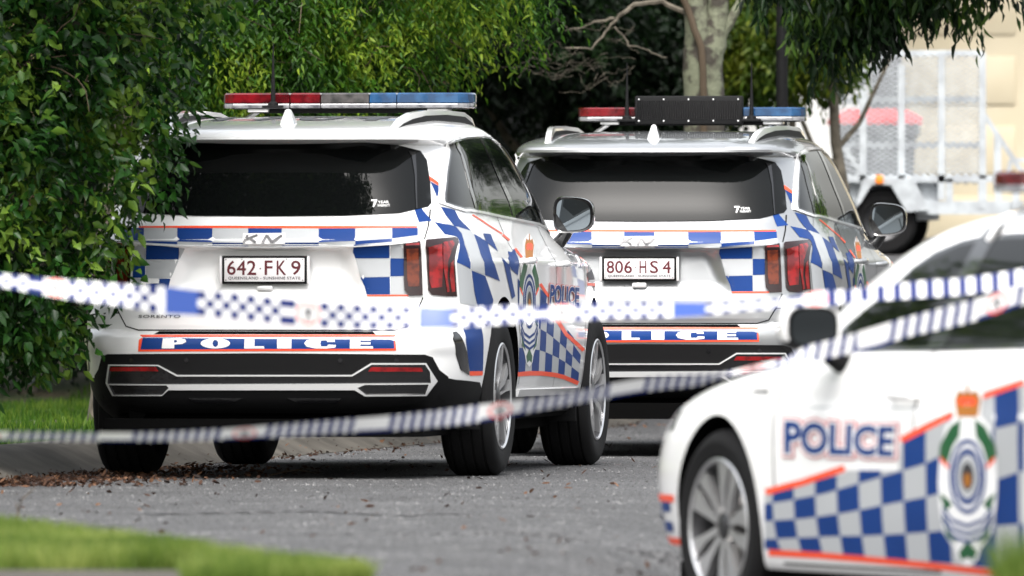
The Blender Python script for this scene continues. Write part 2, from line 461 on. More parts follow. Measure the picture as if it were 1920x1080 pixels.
# ------------------------------------------------------------ wheels
def wheel(car, y, z, r, rimr, xo, wdt, style, side=1):
    """hub part with tyre and rim as children; outer face at x = side*xo"""
    hub = MB(); hub.lathe_x([(-.10, .0001), (-.10, rimr * .78), (-.085, rimr * .78), (-.085, .0001)], (0, 0, 0), n=32)
    hub.lathe_x([(-.09, .0001), (-.09, .075), (-.03, .07), (-.03, .0001)], (0, 0, 0), n=20)
    h = hub.build('wheel', [M['disc']], car.root)
    t = MB(); w = wdt
    g = .008; prof = [(-w + .02, rimr), (-w + .005, rimr + .03), (-w - .003, r - .05), (-w + .012, r - .018), (-w + .03, r - .003)]
    for k in range(4):
        c = -w + w * (k + 1) / 5
        prof += [(c - .007, r), (c - .005, r - g), (c + .005, r - g), (c + .007, r)]
    prof += [(-.03, r - .003), (-.012, r - .018), (-.004, r - .028), (.003, r - .05), (-.001, rimr + .045), (-.002, rimr + .03), (-.006, rimr + .012), (-.014, rimr - .002), (-.03, rimr - .012), (-w + .03, rimr - .012)]
    t.lathe_x(prof, (0, 0, 0), n=72, close=True)
    ty = t.build('tyre', [M['tyre']], h, ang=50)
    m = MB()
    m.lathe_x([(-.008, rimr + .004), (-.004, rimr - .003), (-.012, rimr - .012), (-.03, rimr - .02), (-.16, rimr - .035), (-.17, rimr - .02), (-.05, rimr - .004), (-.02, rimr + .004)], (0, 0, 0), 1, n=72, close=True)
    m.lathe_x([(-.007, rimr + .005), (-.003, rimr - .002), (-.009, rimr - .011), (-.014, rimr - .010)], (0, 0, 0), 0, n=72)
    m.lathe_x([(-.035, .0001), (-.022, .0001), (-.022, .032), (-.028, .045), (-.05, .07), (-.07, .07)], (0, 0, 0), 1, n=24)
    ns = 5 if style == 'suv' else 10
    for k in range(ns):
        a0 = 2 * math.pi * k / ns + .35
        def P(x, rr, a): return (x, rr * math.cos(a0 + a), rr * math.sin(a0 + a))
        ro = rimr - .008
        if style == 'suv':
            for (aa, ab, ra0, ra1, mi, x0) in ((-.30, -.02, .04, ro, 0, 0), (.05, .38, .06, ro, 0, -.004)):
                w0 = .11; ws = .06
                a1 = aa * .55 + ab * .45; vs = [P(-.03 + x0, ra0, a1 - w0 * 2), P(-.03 + x0, ra0, a1 + w0 * 2), P(-.012 + x0, ro * .55, a1 * 1.3 + ws * 1.3), P(-.01 + x0, ro, ab), P(-.01 + x0, ro, aa + .05), P(-.012 + x0, ro * .55, a1 * .7 - ws * 1.3)]
                n = len(vs); vb = [(x - .03, yy, zz) for x, yy, zz in vs]
                m.add(vs + vb, [list(range(n))] + [[i, (i + 1) % n, (i + 1) % n + n, i + n] for i in range(n)], 0)
                # dark pocket beside every face
            vs = [P(-.034, .05, .02), P(-.034, .05, .3), P(-.03, ro, .46), P(-.03, ro, .36)]
            m.add(vs + [(x - .02, b, c) for x, b, c in vs], [[0, 1, 2, 3]] + [[i, (i + 1) % 4, (i + 1) % 4 + 4, i + 4] for i in range(4)], 1)
        else:
            tw = -.10 if k % 2 else .10
            w0, w1 = .26, .15
            if k % 2 == 0: w0, w1 = .24, .19
            vs = [P(-.026, .05, -w0), P(-.026, .05, w0), P(-.016, ro * .6, w1 * .75 + tw * .5), P(-.012, ro, w1 + tw), P(-.012, ro, -w1 + tw), P(-.016, ro * .6, -w1 * .75 + tw * .5)]
            n = len(vs); vb = [(x - .035, b * .99, c * .99) for x, b, c in vs]
            m.add(vs + vb, [list(range(n))] + [[i, (i + 1) % n, (i + 1) % n + n, i + n] for i in range(n)], 0)
    for k in range(5):
        a = 2 * math.pi * k / 5 + .3; m.lathe_x([(-.03, .0001), (-.03, .011), (-.045, .012)], (0, .056 * math.cos(a), .056 * math.sin(a)), 1, n=8)
    rm = m.build('rim', [M['alloy'], M['alloydark']], h, ang=30)
    for o in (h, ty, rm):
        if side < 0:
            o.data.transform(Matrix.Scale(-1, 4, (1, 0, 0))); o.data.flip_normals()
    h.location = (side * xo, y, z)
    return h
# ============================================================ SUV body
def suv_disp(x, y, z):
    ax = abs(x)
    if y < -.3:
        # number plate recess in the tailgate
        hw = .40 + (1.065 - z) * .42
        top = smooth(1.066, 1.052, z); low = smooth(.80, .90, z)
        d = smooth(hw, hw - .09, ax) * top * low
        y += .045 * d
        # ledge under the tailgate and outlines of the bumper step
        y += .03 * smooth(.69, .68, z) * smooth(.655, .67, z) * smooth(.72, .66, ax)
        # shoulder line running out of the lamps
        y -= .012 * smooth(1.03, 1.075, z) * smooth(1.135, 1.09, z)
        # lip under the lamps at the corner
        if ax > .7: y -= .02 * smooth(.80, .74, z) * smooth(.55, .62, z) * smooth(.70, .80, ax)
    # roof: two shallow troughs
    if z > 1.60 and -.5 < y < 2: z -= .006 * smooth(.10, .16, abs(ax - .28) + 0) * 0
    return (x, y, z)
SUV = dict(
    zs=[.25 + .0125 * i for i in range(int((1.60 - .25) / .0125) + 1)] + [1.604, 1.61, 1.616, 1.622, 1.628, 1.634, 1.64, 1.645, 1.65, 1.655, 1.66, 1.664, 1.668, 1.672, 1.676, 1.679, 1.682, 1.685, 1.688, 1.69],
    W=pchip([(.25, .84), (.3, .885), (.38, .925), (.5, .943), (.65, .95), (.8, .948), (.93, .947), (.99, .948), (1.04, .925), (1.1, .897), (1.18, .868), (1.3, .838), (1.42, .80), (1.52, .765), (1.58, .735), (1.62, .70), (1.645, .655), (1.665, .58), (1.68, .45), (1.69, .25)]),
    yr=pchip([(.25, -.80), (.30, -.93), (.36, -1.0), (.45, -1.03), (.56, -1.045), (.61, -1.05), (.655, -1.045), (.672, -1.02), (.69, -.985), (.75, -.985), (.85, -.975), (1.0, -.965), (1.055, -.972), (1.09, -.978), (1.13, -.965), (1.17, -.935), (1.2, -.905), (1.35, -.80), (1.50, -.695), (1.535, -.675), (1.546, -.72), (1.553, -.80), (1.565, -.812), (1.585, -.80), (1.60, -.75), (1.625, -.58), (1.65, -.28), (1.67, .05), (1.682, .4), (1.69, .75)]),
    yf=pchip([(.25, 3.45), (.35, 3.68), (.5, 3.75), (.7, 3.76), (.85, 3.70), (.95, 3.55), (1.0, 3.3), (1.05, 2.9), (1.09, 2.55), (1.12, 2.42), (1.25, 2.2), (1.4, 1.93), (1.55, 1.62), (1.62, 1.42), (1.66, 1.22), (1.68, 1.05), (1.69, .95)]),
    nr=pchip([(.25, 6), (.6, 7), (1.05, 6.5), (1.15, 5.5), (1.3, 5), (1.53, 4.6), (1.6, 5.5), (1.66, 5), (1.69, 3)]),
    nf=pchip([(.25, 5), (1.0, 5), (1.2, 5), (1.6, 4.5), (1.69, 3)]),
    y0=None, na=36, nb=34, black=.335, disp=suv_disp)
SUV['y0'] = lambda z: .5 * (SUV['yr'](z) + SUV['yf'](z)) if z > 1.1 else lerp_pts([(.25, 1.3), (1.1, .9)], z) if z < 1.0 else lerp_pts([(1.0, .97), (1.1, .5 * (SUV['yr'](1.1) + SUV['yf'](1.1)))], z)

YA = R(9.5); YB = R(8.0)
A = Car('police_car', (-.97, 53.3, 0), YA, SUV, [(0, .40, .435, .6), (2.815, .40, .425, .6)], M['white'])
tag(A.root, 'white police four-wheel drive with plate 642 FK9, half under the leafy tree', 'police car', 'police vehicles')

def build_suv_parts(A):
    C1 = lambda p: sc(p, 2.4, 150, 150)          # upper rear crop
    C2 = lambda p: sc(p, 2.4, 150, 560)          # lower rear crop
    K1 = lambda p: sc(p, 4.909, 740, 220)
    K2 = lambda p: sc(p, 4.909, 740, 420)
    K3 = lambda p: sc(p, 3.6, 820, 600)
    K4 = lambda p: sc(p, 5.143, 940, 380)
    L7 = lambda p: sc(p, 4.154, 170, 380)
    P = A.patch; r = A.root
    def sym(pts):      # half outline in (x,z), right side top->bottom, mirrored to a closed loop
        return pts + [(-x, z) for x, z in pts[::-1]]
    # ---- rear glass
    gl = sym([(0, 1.541), (.22, 1.543), (.3, 1.546), (.42, 1.548), (.55, 1.538), (.645, 1.512), (.675, 1.47), (.705, 1.36), (.722, 1.27), (.712, 1.252), (.60, 1.222), (.35, 1.210), (0, 1.207)])[:-1]
    gw = P('rear_window', [([gl], 0, 0)], 'rear', M['glass'], .006, .006, px=False)
    P('high_brake_light', [([[(-.17, 1.526), (.17, 1.526), (.17, 1.532), (-.17, 1.532)]], 0, 0)], 'rear', pm('high_brake_light_red', (.12, .01, .015), .2), .012, .004, px=False)
    for sgn in (1, -1):
        P('window_strip', [([[(sgn * x, z) for x, z in [(.60, 1.51), (.628, 1.505), (.648, 1.40), (.672, 1.245), (.668, 1.243), (.640, 1.40), (.615, 1.49)]]], 0, 0)], 'rear', M['glossblack'], .012, .005, px=False)
    # year sticker
    sh, b = fit(text_loops("7", 1, .03), C1([(1312, 538), (1340, 538), (1335, 572), (1318, 572)]))
    s2, b = fit(text_loops("YEAR", 1, 0), C1([(1342, 543), (1392, 543), (1392, 555), (1342, 555)]))
    s3, b = fit(text_loops("WARRANTY", 1, 0), C1([(1340, 558), (1396, 558), (1396, 570), (1340, 570)]))
    P('sticker', [(q, 0, i * .0001) for i, q in enumerate(sh + s2 + s3)], 'rear', M['whitefilm'], .0085, 0, parent=gw, px=True)
    # ---- rear quarter outline trims: side windows
    dlo = K1([(400, 790), (392, 745), (400, 680), (430, 480), (465, 280), (480, 225), (530, 188), (640, 158), (790, 150), (870, 165)]) + sc([(200, 95), (290, 150), (400, 250), (480, 370), (580, 560), (680, 730), (790, 920), (845, 1010), (862, 1028)], 5.4, 880, 240) + sc([(700, 985), (500, 945), (300, 905), (0, 845)], 5.4, 880, 240) + K1([(640, 868), (540, 838), (430, 800)])
    dl = [A.to2(x, y, 'right') for x, y in dlo]
    def inset(loop, d):
        n = len(loop); cx = sum(p[0] for p in loop) / n; cy = sum(p[1] for p in loop) / n; out = []
        for i in range(n):
            a = loop[i - 1]; b = loop[(i + 1) % n]; L = math.hypot(b[0] - a[0], b[1] - a[1]) or 1
            nx, ny = -(b[1] - a[1]) / L, (b[0] - a[0]) / L
            p = loop[i]
            if (cx - p[0]) * nx + (cy - p[1]) * ny < 0: nx, ny = -nx, -ny
            out.append((p[0] + nx * d[0], p[1] + ny * d[1]))
        return out
    ins = inset(dl, (.05, .012)); ins2 = inset(dl, (.075, .02))
    P('window_trim', [([dl, ins], 0, 0)], 'right', M['chrome'], .008, .008, px=False, mirror=True)
    P('window_seal', [([inset(dl, (.045, .011)), ins2], 0, 0)], 'right', M['glossblack'], .005, .005, px=False, mirror=True)
    P('side_window', [([ins2], 0, 0)], 'right', M['glass'], .003, .003, px=False, mirror=True)
    # pillars
    for pts, nm in ((K1([(548, 228), (580, 232), (640, 400), (700, 640), (760, 860), (738, 858), (690, 690), (640, 480), (600, 340)]), 'window_pillar'),
                    (sc([(105, 105), (140, 108), (230, 290), (330, 540), (425, 740), (462, 925), (440, 918), (395, 760), (300, 545), (190, 285)], 5.4, 880, 240), 'window_pillar'),
                    (sc([(640, 590), (680, 700), (745, 860), (800, 990), (845, 1020), (790, 1003), (735, 975), (700, 840), (640, 700), (610, 560)], 5.4, 880, 240), 'window_pillar')):
        P(nm, [([pts], 0, 0)], 'right', M['glossblack'], .006, .004, mirror=True)
    # ---- tail lights (frames and lamps)
    for sgn in (1, -1):
        fx = lambda l: [[(sgn * x, z) for x, z in q] for q in l]
        def rr(l): return [[A.to2(a, b, 'rear') for a, b in q] for q in l]
        inner = rr([K2([(85, 160), (240, 155), (243, 180), (262, 600), (262, 655), (140, 660), (95, 605), (88, 500)])])
        t1 = P('inner_tail_light', [(fx(inner), 0, 0)], 'rear', M['darkred'], .012, .012, px=False, res=.015)
        P('lamp_lens', [(fx(rr([K2([(112, 230), (225, 225), (232, 575), (130, 575), (118, 480)])])), 0, 0)], 'rear', M['amber'], .015, .003, px=False, parent=t1)
        P('lamp_lens', [(fx(rr([K2([(108, 178), (232, 172), (236, 192), (108, 198)])])), 0, 0)], 'rear', M['redlamp'], .015, .003, px=False, parent=t1)
        outer = rr([K2([(290, 150), (300, 140), (560, 118), (585, 135), (592, 170), (560, 300), (566, 480), (578, 665), (490, 665), (345, 650), (312, 610), (300, 400)])])
        t2 = P('outer_tail_light', [(fx(outer), 0, 0)], 'rear', M['darkred'], .010, .010, px=False, res=.015)
        P('lamp_lens', [(fx(rr([K2([(318, 215), (445, 180), (450, 400), (440, 580), (345, 590), (325, 520)])])), 0, 0),
                        (fx(rr([K2([(455, 165), (545, 150), (560, 180), (500, 330), (490, 480), (510, 620), (490, 630), (455, 400)])])), 0, 0),
                        (fx(rr([K2([(520, 360), (548, 330), (562, 620), (530, 625), (512, 480)])])), 0, 0)], 'rear', M['redlamp'], .0135, .003, px=False, parent=t2, res=.015)
    # ---- tailgate shut lines
    ln = []
    for pts in ([(.90, 1.085), (.79, 1.02)],):
        pass
    hl = lambda pts: strip(pts, .006)
    for pts in ([(0, .683), (.60, .683), (.66, .70), (.70, .77), (.725, .835)],):
        ln += [(hl(pts), 0, 0), (hl([(-x, z) for x, z in pts]), 0, 0)]
    ln += [(hl([(.725, 1.10), (.728, 1.16), (.722, 1.24)]), 0, 0), (hl([(-.725, 1.10), (-.728, 1.16), (-.722, 1.24)]), 0, 0)]
    ln += [([[(-.52, .664), (.52, .664), (.50, .678), (-.50, .678)]], 0, 0)]
    P('tailgate_gap', ln, 'rear', M['dark'], .0016, 0, px=False)
    # raised lip under the garnish
    P('garnish_lip', [([C1([(-10, 722), (180, 728), (600, 752), (830, 756), (1080, 752), (1240, 746), (1405, 735), (1522, 722), (1522, 727), (1405, 741), (1240, 752), (1080, 758), (830, 762), (600, 758), (180, 735), (-10, 728)])], 0, 0)], 'rear', M['white'], .012, .012)
    # ---- checker markings on the tailgate
    B = []; G = []
    T = [(265, 664), (700, 666), (1100, 667), (1520, 664)]; t = lambda x: lerp_pts(T, x) + 1
    mid = [(185, 716), (290, 724), (440, 727), (600, 731), (760, 733), (1075, 731), (1240, 724), (1405, 713), (1520, 698)]; md = lambda x: lerp_pts(mid, x)
    bot = [(185, 722), (290, 732), (440, 740), (600, 747), (760, 749), (1075, 747), (1240, 741), (1405, 728), (1520, 718)]; bt = lambda x: lerp_pts(bot, x)
    cols = [185, 288, 438, 596, 757, 908, 1075, 1239, 1405, 1521]
    for i, (a, b) in enumerate(zip(cols, cols[1:])):
        m_ = (a + b) / 2
        top = [(a, t(a)), (m_, t(m_)), (b, t(b)), (b, md(b)), (m_, md(m_)), (a, md(a))]; low = [(a, md(a)), (m_, md(m_)), (b, md(b)), (b, bt(b)), (m_, bt(m_)), (a, bt(a))]
        (B if i % 2 == 0 else G).append(([C1(top)], 0, 0)); (G if i % 2 == 0 else B).append(([C1(low)], 0, 0))
    for p in ([(1232, 742), (1393, 738), (1393, 802), (1240, 803), (1228, 775)], [(1397, 803), (1458, 803), (1458, 882), (1397, 884)], [(1262, 889), (1395, 886), (1396, 965), (1290, 965), (1282, 930)]): B.append(([C1(p)], 0, 0))
    for p in ([(1397, 738), (1458, 730), (1458, 802), (1397, 802)], [(1240, 804), (1396, 803), (1396, 885), (1262, 888), (1252, 850)], [(1398, 886), (1460, 884), (1470, 940), (1478, 964), (1398, 965)]): G.append(([C1(p)], 0, 0))
    for p in ([(430, 322), (690, 352), (686, 443), (430, 443)], [(328, 450), (426, 450), (426, 585), (328, 585)], [(430, 592), (622, 592), (600, 690), (590, 720), (430, 720)]): B.append(([L7(p)], 0, 0))
    for p in ([(330, 310), (428, 321), (428, 446), (330, 446)], [(432, 448), (686, 448), (640, 560), (626, 588), (430, 588)], [(328, 590), (428, 590), (428, 720), (328, 720)], [(692, 353), (735, 355), (692, 440)]): G.append(([L7(p)], 0, 0))
    P('blue_checks', B, 'rear', M['blue'], .0022, 0)
    P('grey_checks', G, 'rear', M['grey'], .0018, 0)
    og = [([C1([(265, 657), (700, 655), (1100, 656), (1518, 657), (1518, 664), (1100, 667), (700, 666), (265, 665)])], 0, 0), ([C1([(1290, 967), (1478, 966), (1480, 973), (1292, 974)])], 0, 0), ([L7([(585, 722), (430, 722), (320, 722), (320, 730), (430, 730), (583, 730)])], 0, 0)]
    P('orange_stripe', og, 'rear', M['orange'], .0024, 0)
    # ---- badges
    bx = lambda pts: sc(pts, 2.4, 150, 150)
    pl = P('maker_badge', [([bx([(735, 690), (923, 688), (923, 737), (735, 738)])], 0, 0)], 'rear', M['platewhite'], .006, .004)
    k0 = [A.to2(x, y, 'rear') for x, y in bx([(735, 690), (923, 738)])]
    bx = lambda pts: [(k0[0][0] + (x - 735) / 188 * (k0[1][0] - k0[0][0]), k0[0][1] + (y - 690) / 48 * (k0[1][1] - k0[0][1])) for x, y in pts]
    def bw(pts, w=.011): return (strip(bx(pts), w), 0, 0)
    P('badge_letters', [bw([(742, 731), (757, 697)]), bw([(752, 716), (800, 697)]), bw([(768, 710), (795, 731)]), (strip(bx([(826, 731), (842, 697)]), .013), 0, .0003), (strip(bx([(842, 700), (866, 728)]), .013), 0, .0007), (strip(bx([(866, 729), (908, 699)]), .012), 0, .0009)], 'rear', M['badge'], .010, .003, parent=pl, px=False)
    sh, _ = fit(text_loops("SORENTO", 1, .012, 1.1), sc([(1042, 402), (1356, 402), (1352, 424), (1038, 424)], 4, 0, 490))
    P('model_name', [(q, 0, 0) for q in sh], 'rear', M['badge'], .003, .002)
    P('tailgate_sticker', [([L7([(400, 592), (530, 592), (536, 600), (532, 628), (395, 630)])], 0, 0)], 'rear', M['whitefilm'], .004, 0)
    # ---- POLICE band on the bumper
    P('police_band', [([C2([(272, 162), (1424, 162), (1424, 234), (262, 238)]), C2([(283, 172), (1415, 171), (1415, 225), (273, 229)])], 1, 0), ([C2([(283, 172), (1415, 171), (1415, 225), (273, 229)])], 0, 0)], 'rear', [M['blue'], M['orange']], .003, .002)
    LT = []
    H0, H1 = 178, 224
    def LB(pts): LT.append(([C2([(x, H0 + (H1 - H0) * y) for x, y in pts])], 0, 0))
    LB([(374, 0), (455, 0), (475, .12), (478, .35), (462, .55), (425, .62), (425, 1), (368, 1)])
    LT.append(([C2(ellipse(610, 201, 66, 23, 32)), C2(ellipse(610, 201, 13, 16, 20))], 0, 0))
    LB([(742, 0), (786, 0), (786, .78), (828, .78), (830, 1), (740, 1)])
    LB([(888, 0), (952, 0), (952, 1), (888, 1)])
    LB([(1148, .35), (1146, .15), (1120, .02), (1060, 0), (1020, .2), (1010, .5), (1020, .8), (1060, 1), (1110, 1), (1150, .9), (1152, .66), (1118, .62), (1112, .8), (1085, .8), (1082, .5), (1085, .22), (1110, .2), (1115, .36)])
    LB([(1217, 0), (1310, 0), (1310, .22), (1262, .22), (1262, .39), (1308, .39), (1308, .6), (1262, .6), (1262, .78), (1318, .78), (1320, 1), (1215, 1)])
    # hole of the P
    LT[0] = ([LT[0][0][0], C2([(424, 186), (436, 186), (438, 196), (424, 198)])], 0, 0)
    P('police_lettering', LT, 'rear', M['whitefilm'], .0042, 0, px=True, res=.02)
    # ---- number plate
    num = "642·FK9"
    return P
A_P = build_suv_parts(A)

def plate(car, name, text, q, sub):
    """q: pixel corners of the white plate TL TR BR BL"""
    P = car.patch
    c2 = [car.to2(x, y, 'rear') for x, y in q]
    (x0, z1), (x1, _), (_, z0), _ = c2
    yb = car.hit((q[0][0] + q[1][0]) / 2, (q[0][1] + q[2][1]) / 2, 'rear').y - .03
    mb = MB(); mb.box(((x0 + x1) / 2, yb, (z0 + z1) / 2), (x1 - x0 + .022, .02, z1 - z0 + .022), bev=.004)
    hold = mb.build('number_plate_holder', [M['plastic']], car.root)
    mb = MB(); mb.box(((x0 + x1) / 2, yb - .0125, (z0 + z1) / 2), (x1 - x0, .006, z1 - z0), bev=.002)
    for sx in (x0 - .018, x1 + .018): mb.box((sx, yb - .009, (z0 + z1) / 2), (.012, .016, z1 - z0 + .02), 0, bev=.003)
    pl = mb.build(name, [M['platewhite']], hold)
    V = []; F = []; FM = []
    def flat(shapes, quad, m, eps, b=None):
        sh, _ = fit(shapes, quad, b)
        for s_ in sh:
            pts = []; ed = []
            for l in s_:
                k = len(pts); pts += [Vector(p) for p in l]; ed += [(k + i, k + (i + 1) % len(l)) for i in range(len(l))]
            vv, ee, ff, *_ = delaunay_2d_cdt(pts, ed, [], 0, 1e-7)
            for f in ff:
                cx = sum(vv[i].x for i in f) / 3; cy = sum(vv[i].y for i in f) / 3; c = False
                for l in s_:
                    j = len(l) - 1
                    for i in range(len(l)):
                        if ((l[i][1] > cy) != (l[j][1] > cy)) and cx < (l[j][0] - l[i][0]) * (cy - l[i][1]) / (l[j][1] - l[i][1]) + l[i][0]: c = not c
                        j = i
                if c:
                    b0 = len(V); V.extend([(vv[i].x, yb - .0165 - eps, vv[i].y) for i in f]); F.append([b0, b0 + 1, b0 + 2]); FM.append(m)
    w = x1 - x0; h = z1 - z0
    def Q(a, b, c, d): return [(x0 + w * a, z1 - h * c), (x0 + w * b, z1 - h * c), (x0 + w * b, z1 - h * d), (x0 + w * a, z1 - h * d)]
    sl = [(.035, .145), (.155, .272), (.285, .40), None, (.505, .605), (.655, .775), (.835, .955)]
    for ch, q_ in zip(text.replace('·', '.'), sl):
        if ch == '.': flat([[ellipse(0, 0, 1, 1, 12)]], Q(.44, .462, .41, .48), 0, 0); continue
        flat(text_loops(ch, 1, .012), Q(q_[0], q_[1], .10, .72), 0, 0)
    flat(text_loops("QUEENSLAND - SUNSHINE STATE", 1, .018, 1.1), Q(.05, .95, .79, .93), 1, 0)
    for a, b in ((.02, .06), (.98, .06), (.02, .94), (.98, .94), (.22, .05), (.78, .05)): flat([[ellipse(0, 0, 1, 1, 10)]], Q(a - .008, a + .008, b - .025, b + .025), 1, 0)
    mk('plate_lettering', V, F, [M['maroon'], M['text']], pl, FM, False)
    mb = MB(); mb.box(((x0 + x1) / 2, yb + .004, z0 - .030), (.075, .025, .022), bev=.008)
    mb.build('reversing_camera', [M['chrome']], car.root)
    return hold
def suv_rest(A):
    P = A.patch
    C1 = lambda p: sc(p, 2.4, 150, 150); C2 = lambda p: sc(p, 2.4, 150, 560)
    K1 = lambda p: sc(p, 4.909, 740, 220); K2 = lambda p: sc(p, 4.909, 740, 420); K3 = lambda p: sc(p, 3.6, 820, 600); K4 = lambda p: sc(p, 5.143, 940, 380)
    # ---- lower bumper
    bl = [(.0, .578), (.45, .575), (.742, .572), (.775, .56), (.80, .50), (.83, .470), (.83, .245), (0, .245)]
    P('bumper_cladding', [([bl + [(-x, z) for x, z in bl[::-1][1:-1]]], 0, 0)], 'rear', M['plastic'], .005, .01, px=False, res=.035)
    P('side_cladding', [([[(-.965, .475), (-.80, .455), (-.50, .44), (-.43, .40), (-.43, .245), (-.965, .245)]], 0, 0)], 'right', M['plastic'], .006, .006, px=False, mirror=True)
    P('sill_cladding', [([[(.46, .36), (2.36, .36), (2.36, .245), (.46, .245)]], 0, 0)], 'right', M['plastic'], .006, .006, px=False, mirror=True)
    P('sill_trim', [([[(.48, .395), (2.3, .385), (2.3, .355), (.48, .362)]], 0, 0)], 'right', M['chrome'], .012, .012, px=False, mirror=True)
    both = lambda p: [[A.to2(a, b, 'rear') for a, b in p]]
    def two(name, p, m, off, sk, hole=None):
        l = both(p) + (both(hole) if hole else [])
        for sg in (1, -1): P(name, [([[(sg * x, z) for x, z in q] for q in l], 0, 0)], 'rear', m, off, sk, px=False)
    # dark grille between the bars
    P('bumper_grille', [([C2([(130, 298), (350, 300), (430, 345), (1230, 345), (1310, 298), (1555, 296), (1610, 375), (1560, 430), (1290, 436), (1240, 405), (400, 405), (370, 432), (150, 432), (120, 385)])], 0, 0)], 'rear', M['glossblack'], .008, .004)
    # chrome: outline with bars
    ol = C2([(130, 296), (355, 298), (440, 343), (1225, 343), (1312, 290), (1560, 290), (1612, 372), (1562, 438), (1285, 440), (1238, 412), (400, 412), (372, 438), (148, 438), (118, 380)])
    P('chrome_trim', [([ol, C2([(136, 302), (352, 303), (438, 350), (1228, 350), (1315, 297), (1556, 297), (1578, 330), (1582, 380), (400, 386), (126, 383)]), C2([(132, 389), (392, 390), (402, 402), (372, 433), (153, 433)]), C2([(1250, 402), (1285, 388), (1572, 386), (1556, 432), (1290, 434)])], 0, 0)], 'rear', M['chrome'], .016, .012)
    two('bumper_reflector', C2([(1312, 308), (1540, 310), (1545, 328), (1300, 328)]), M['redlamp'], .014, .005)
    P('side_vent', [([C2([(1675, 150), (1690, 146), (1715, 175), (1740, 250), (1748, 345), (1712, 322), (1690, 250), (1676, 180)])], 0, 0)], 'right', M['glossblack'], .004, .003, mirror=True, res=.02)
    for x in (-.62, -.36, .36, .62):
        P('parking_sensor', [([ellipse(x, .545, .011, .011, 12)], 0, 0)], 'rear', M['glossblack'], .009, .003, px=False)
    for sg in (1, -1): P('diffuser_panel', [([[(sg * .10, .372), (sg * .36, .372), (sg * .33, .347), (sg * .16, .347)]], 0, 0)], 'rear', M['glossblack'], .009, .002, px=False)
    # ---- side markings (right)
    Bl = [K2([(390, 0), (480, 0), (560, 25), (612, 85), (640, 190), (695, 415), (566, 352), (595, 190), (585, 135), (560, 112), (490, 100)]),
          K2([(705, 430), (830, 480), (905, 700), (890, 800), (760, 762), (730, 620)]),
          K2([(725, 90), (850, 165), (900, 340), (965, 525), (830, 470), (790, 290)]),
          K2([(545, 0), (640, 0), (700, 62), (600, 30)]), K2([(812, 85), (880, 92), (948, 250), (842, 168)]),
          K1([(175, 825), (220, 800), (262, 862), (340, 950), (220, 966), (195, 900)]), K1([(322, 588), (400, 632), (402, 700), (386, 735), (360, 670)]), K1([(232, 545), (300, 572), (240, 558)]),
          K1([(420, 820), (550, 852), (590, 930), (685, 1040), (545, 1000), (470, 905)]), K1([(362, 962), (540, 1002), (600, 1075), (560, 1080), (460, 1078)]),
          K2([(975, 300), (1045, 385), (1062, 470), (1070, 560), (1030, 440)]), K2([(1040, 250), (1080, 260), (1080, 420), (1045, 380)]),
          K4([(0, 545), (75, 600), (130, 900), (100, 930), (60, 760)]), K4([(60, 535), (120, 440), (155, 700), (90, 640)]), K4([(155, 730), (175, 760), (180, 1020), (160, 980)]), K4([(375, 835), (435, 900), (420, 1060), (368, 1030)])]
    P('blue_checks', [([p], 0, 0) for p in Bl] + [([K3([(170, -20), (290, -20), (305, 345), (215, 345), (190, 150)])], 0, 0)], 'right', M['blue'], .0022, 0)
    G_ = [K2([(566, 356), (695, 420), (730, 640), (755, 762), (600, 728), (585, 560)]), K2([(480, 0), (550, 0), (700, 62), (726, 95), (790, 290), (828, 470), (700, 425), (640, 180), (612, 82), (560, 22)])]
    P('grey_checks', [([p], 0, 0) for p in G_], 'right', M['grey'], .0018, 0)
    # door checks
    Bb = [(540, 352), (620, 346), (700, 347), (790, 357), (850, 372), (905, 395), (955, 418)]
    T0, T1 = (700, -160), (990, 212)
    hh = lambda x: lerp_pts([(540, 165), (700, 140), (950, 58)], x)
    xs = [545, 590, 634, 682, 722, 768, 812, 855, 898, 948]
    bb = []; gg = []
    for i, (a, b) in enumerate(zip(xs, xs[1:])):
        for k in range(6):
            sh_ = lambda x, kk: (x + 6 * kk, lerp_pts(Bb, x) - hh(x) * kk)
            cell = clip([sh_(a, k + 1), sh_(b, k + 1), sh_(b, k), sh_(a, k)], T0, T1)
            if len(cell) > 2 and max(c[1] for c in cell) > -420: (bb if (i + k) % 2 == 0 else gg).append(([K3(cell)], 0, 0))
    P('blue_checks', bb, 'right', M['blue'], .0022, 0, res=.05); P('grey_checks', gg, 'right', M['grey'], .0018, 0, res=.05)
    og = [([K3([(540, 352), (620, 344), (700, 345), (790, 355), (850, 370), (905, 393), (955, 415), (942, 440), (850, 400), (780, 384), (700, 376), (620, 376), (540, 382)])], 0, 0),
          (strip(K3([(808, 5), (868, 98), (985, 205)]), 7), 0, 0), (strip(K4([(372, 782), (452, 905)]), 5), 0, 0), (strip(K4([(128, 440), (195, 525)]), 4), 0, 0), (strip(K4([(10, 308), (76, 362)]), 4), 0, 0),
          (strip(K1([(712, 895), (850, 985), (985, 1070)]), 2.2), 0, 0), ([K1([(225, 508), (300, 530), (400, 598), (402, 630), (310, 575), (230, 543)])], 0, 0), ([K3([(215, 346), (305, 345), (303, 374), (217, 377)])], 0, 0)]
    P('orange_stripe', og, 'right', M['orange'], .0026, 0)
    q = K4([(462, 785), (742, 818), (736, 1006), (452, 975)])
    P('police_lettering', police_shapes(q, .035), 'right', [M['blue'], M['red_out'], M['whitefilm']], .004, 0, res=.05)
    P('police_crest', crest_shapes(991, 19, 437, 688), 'right', CRM(), .0035, 0, res=.05)
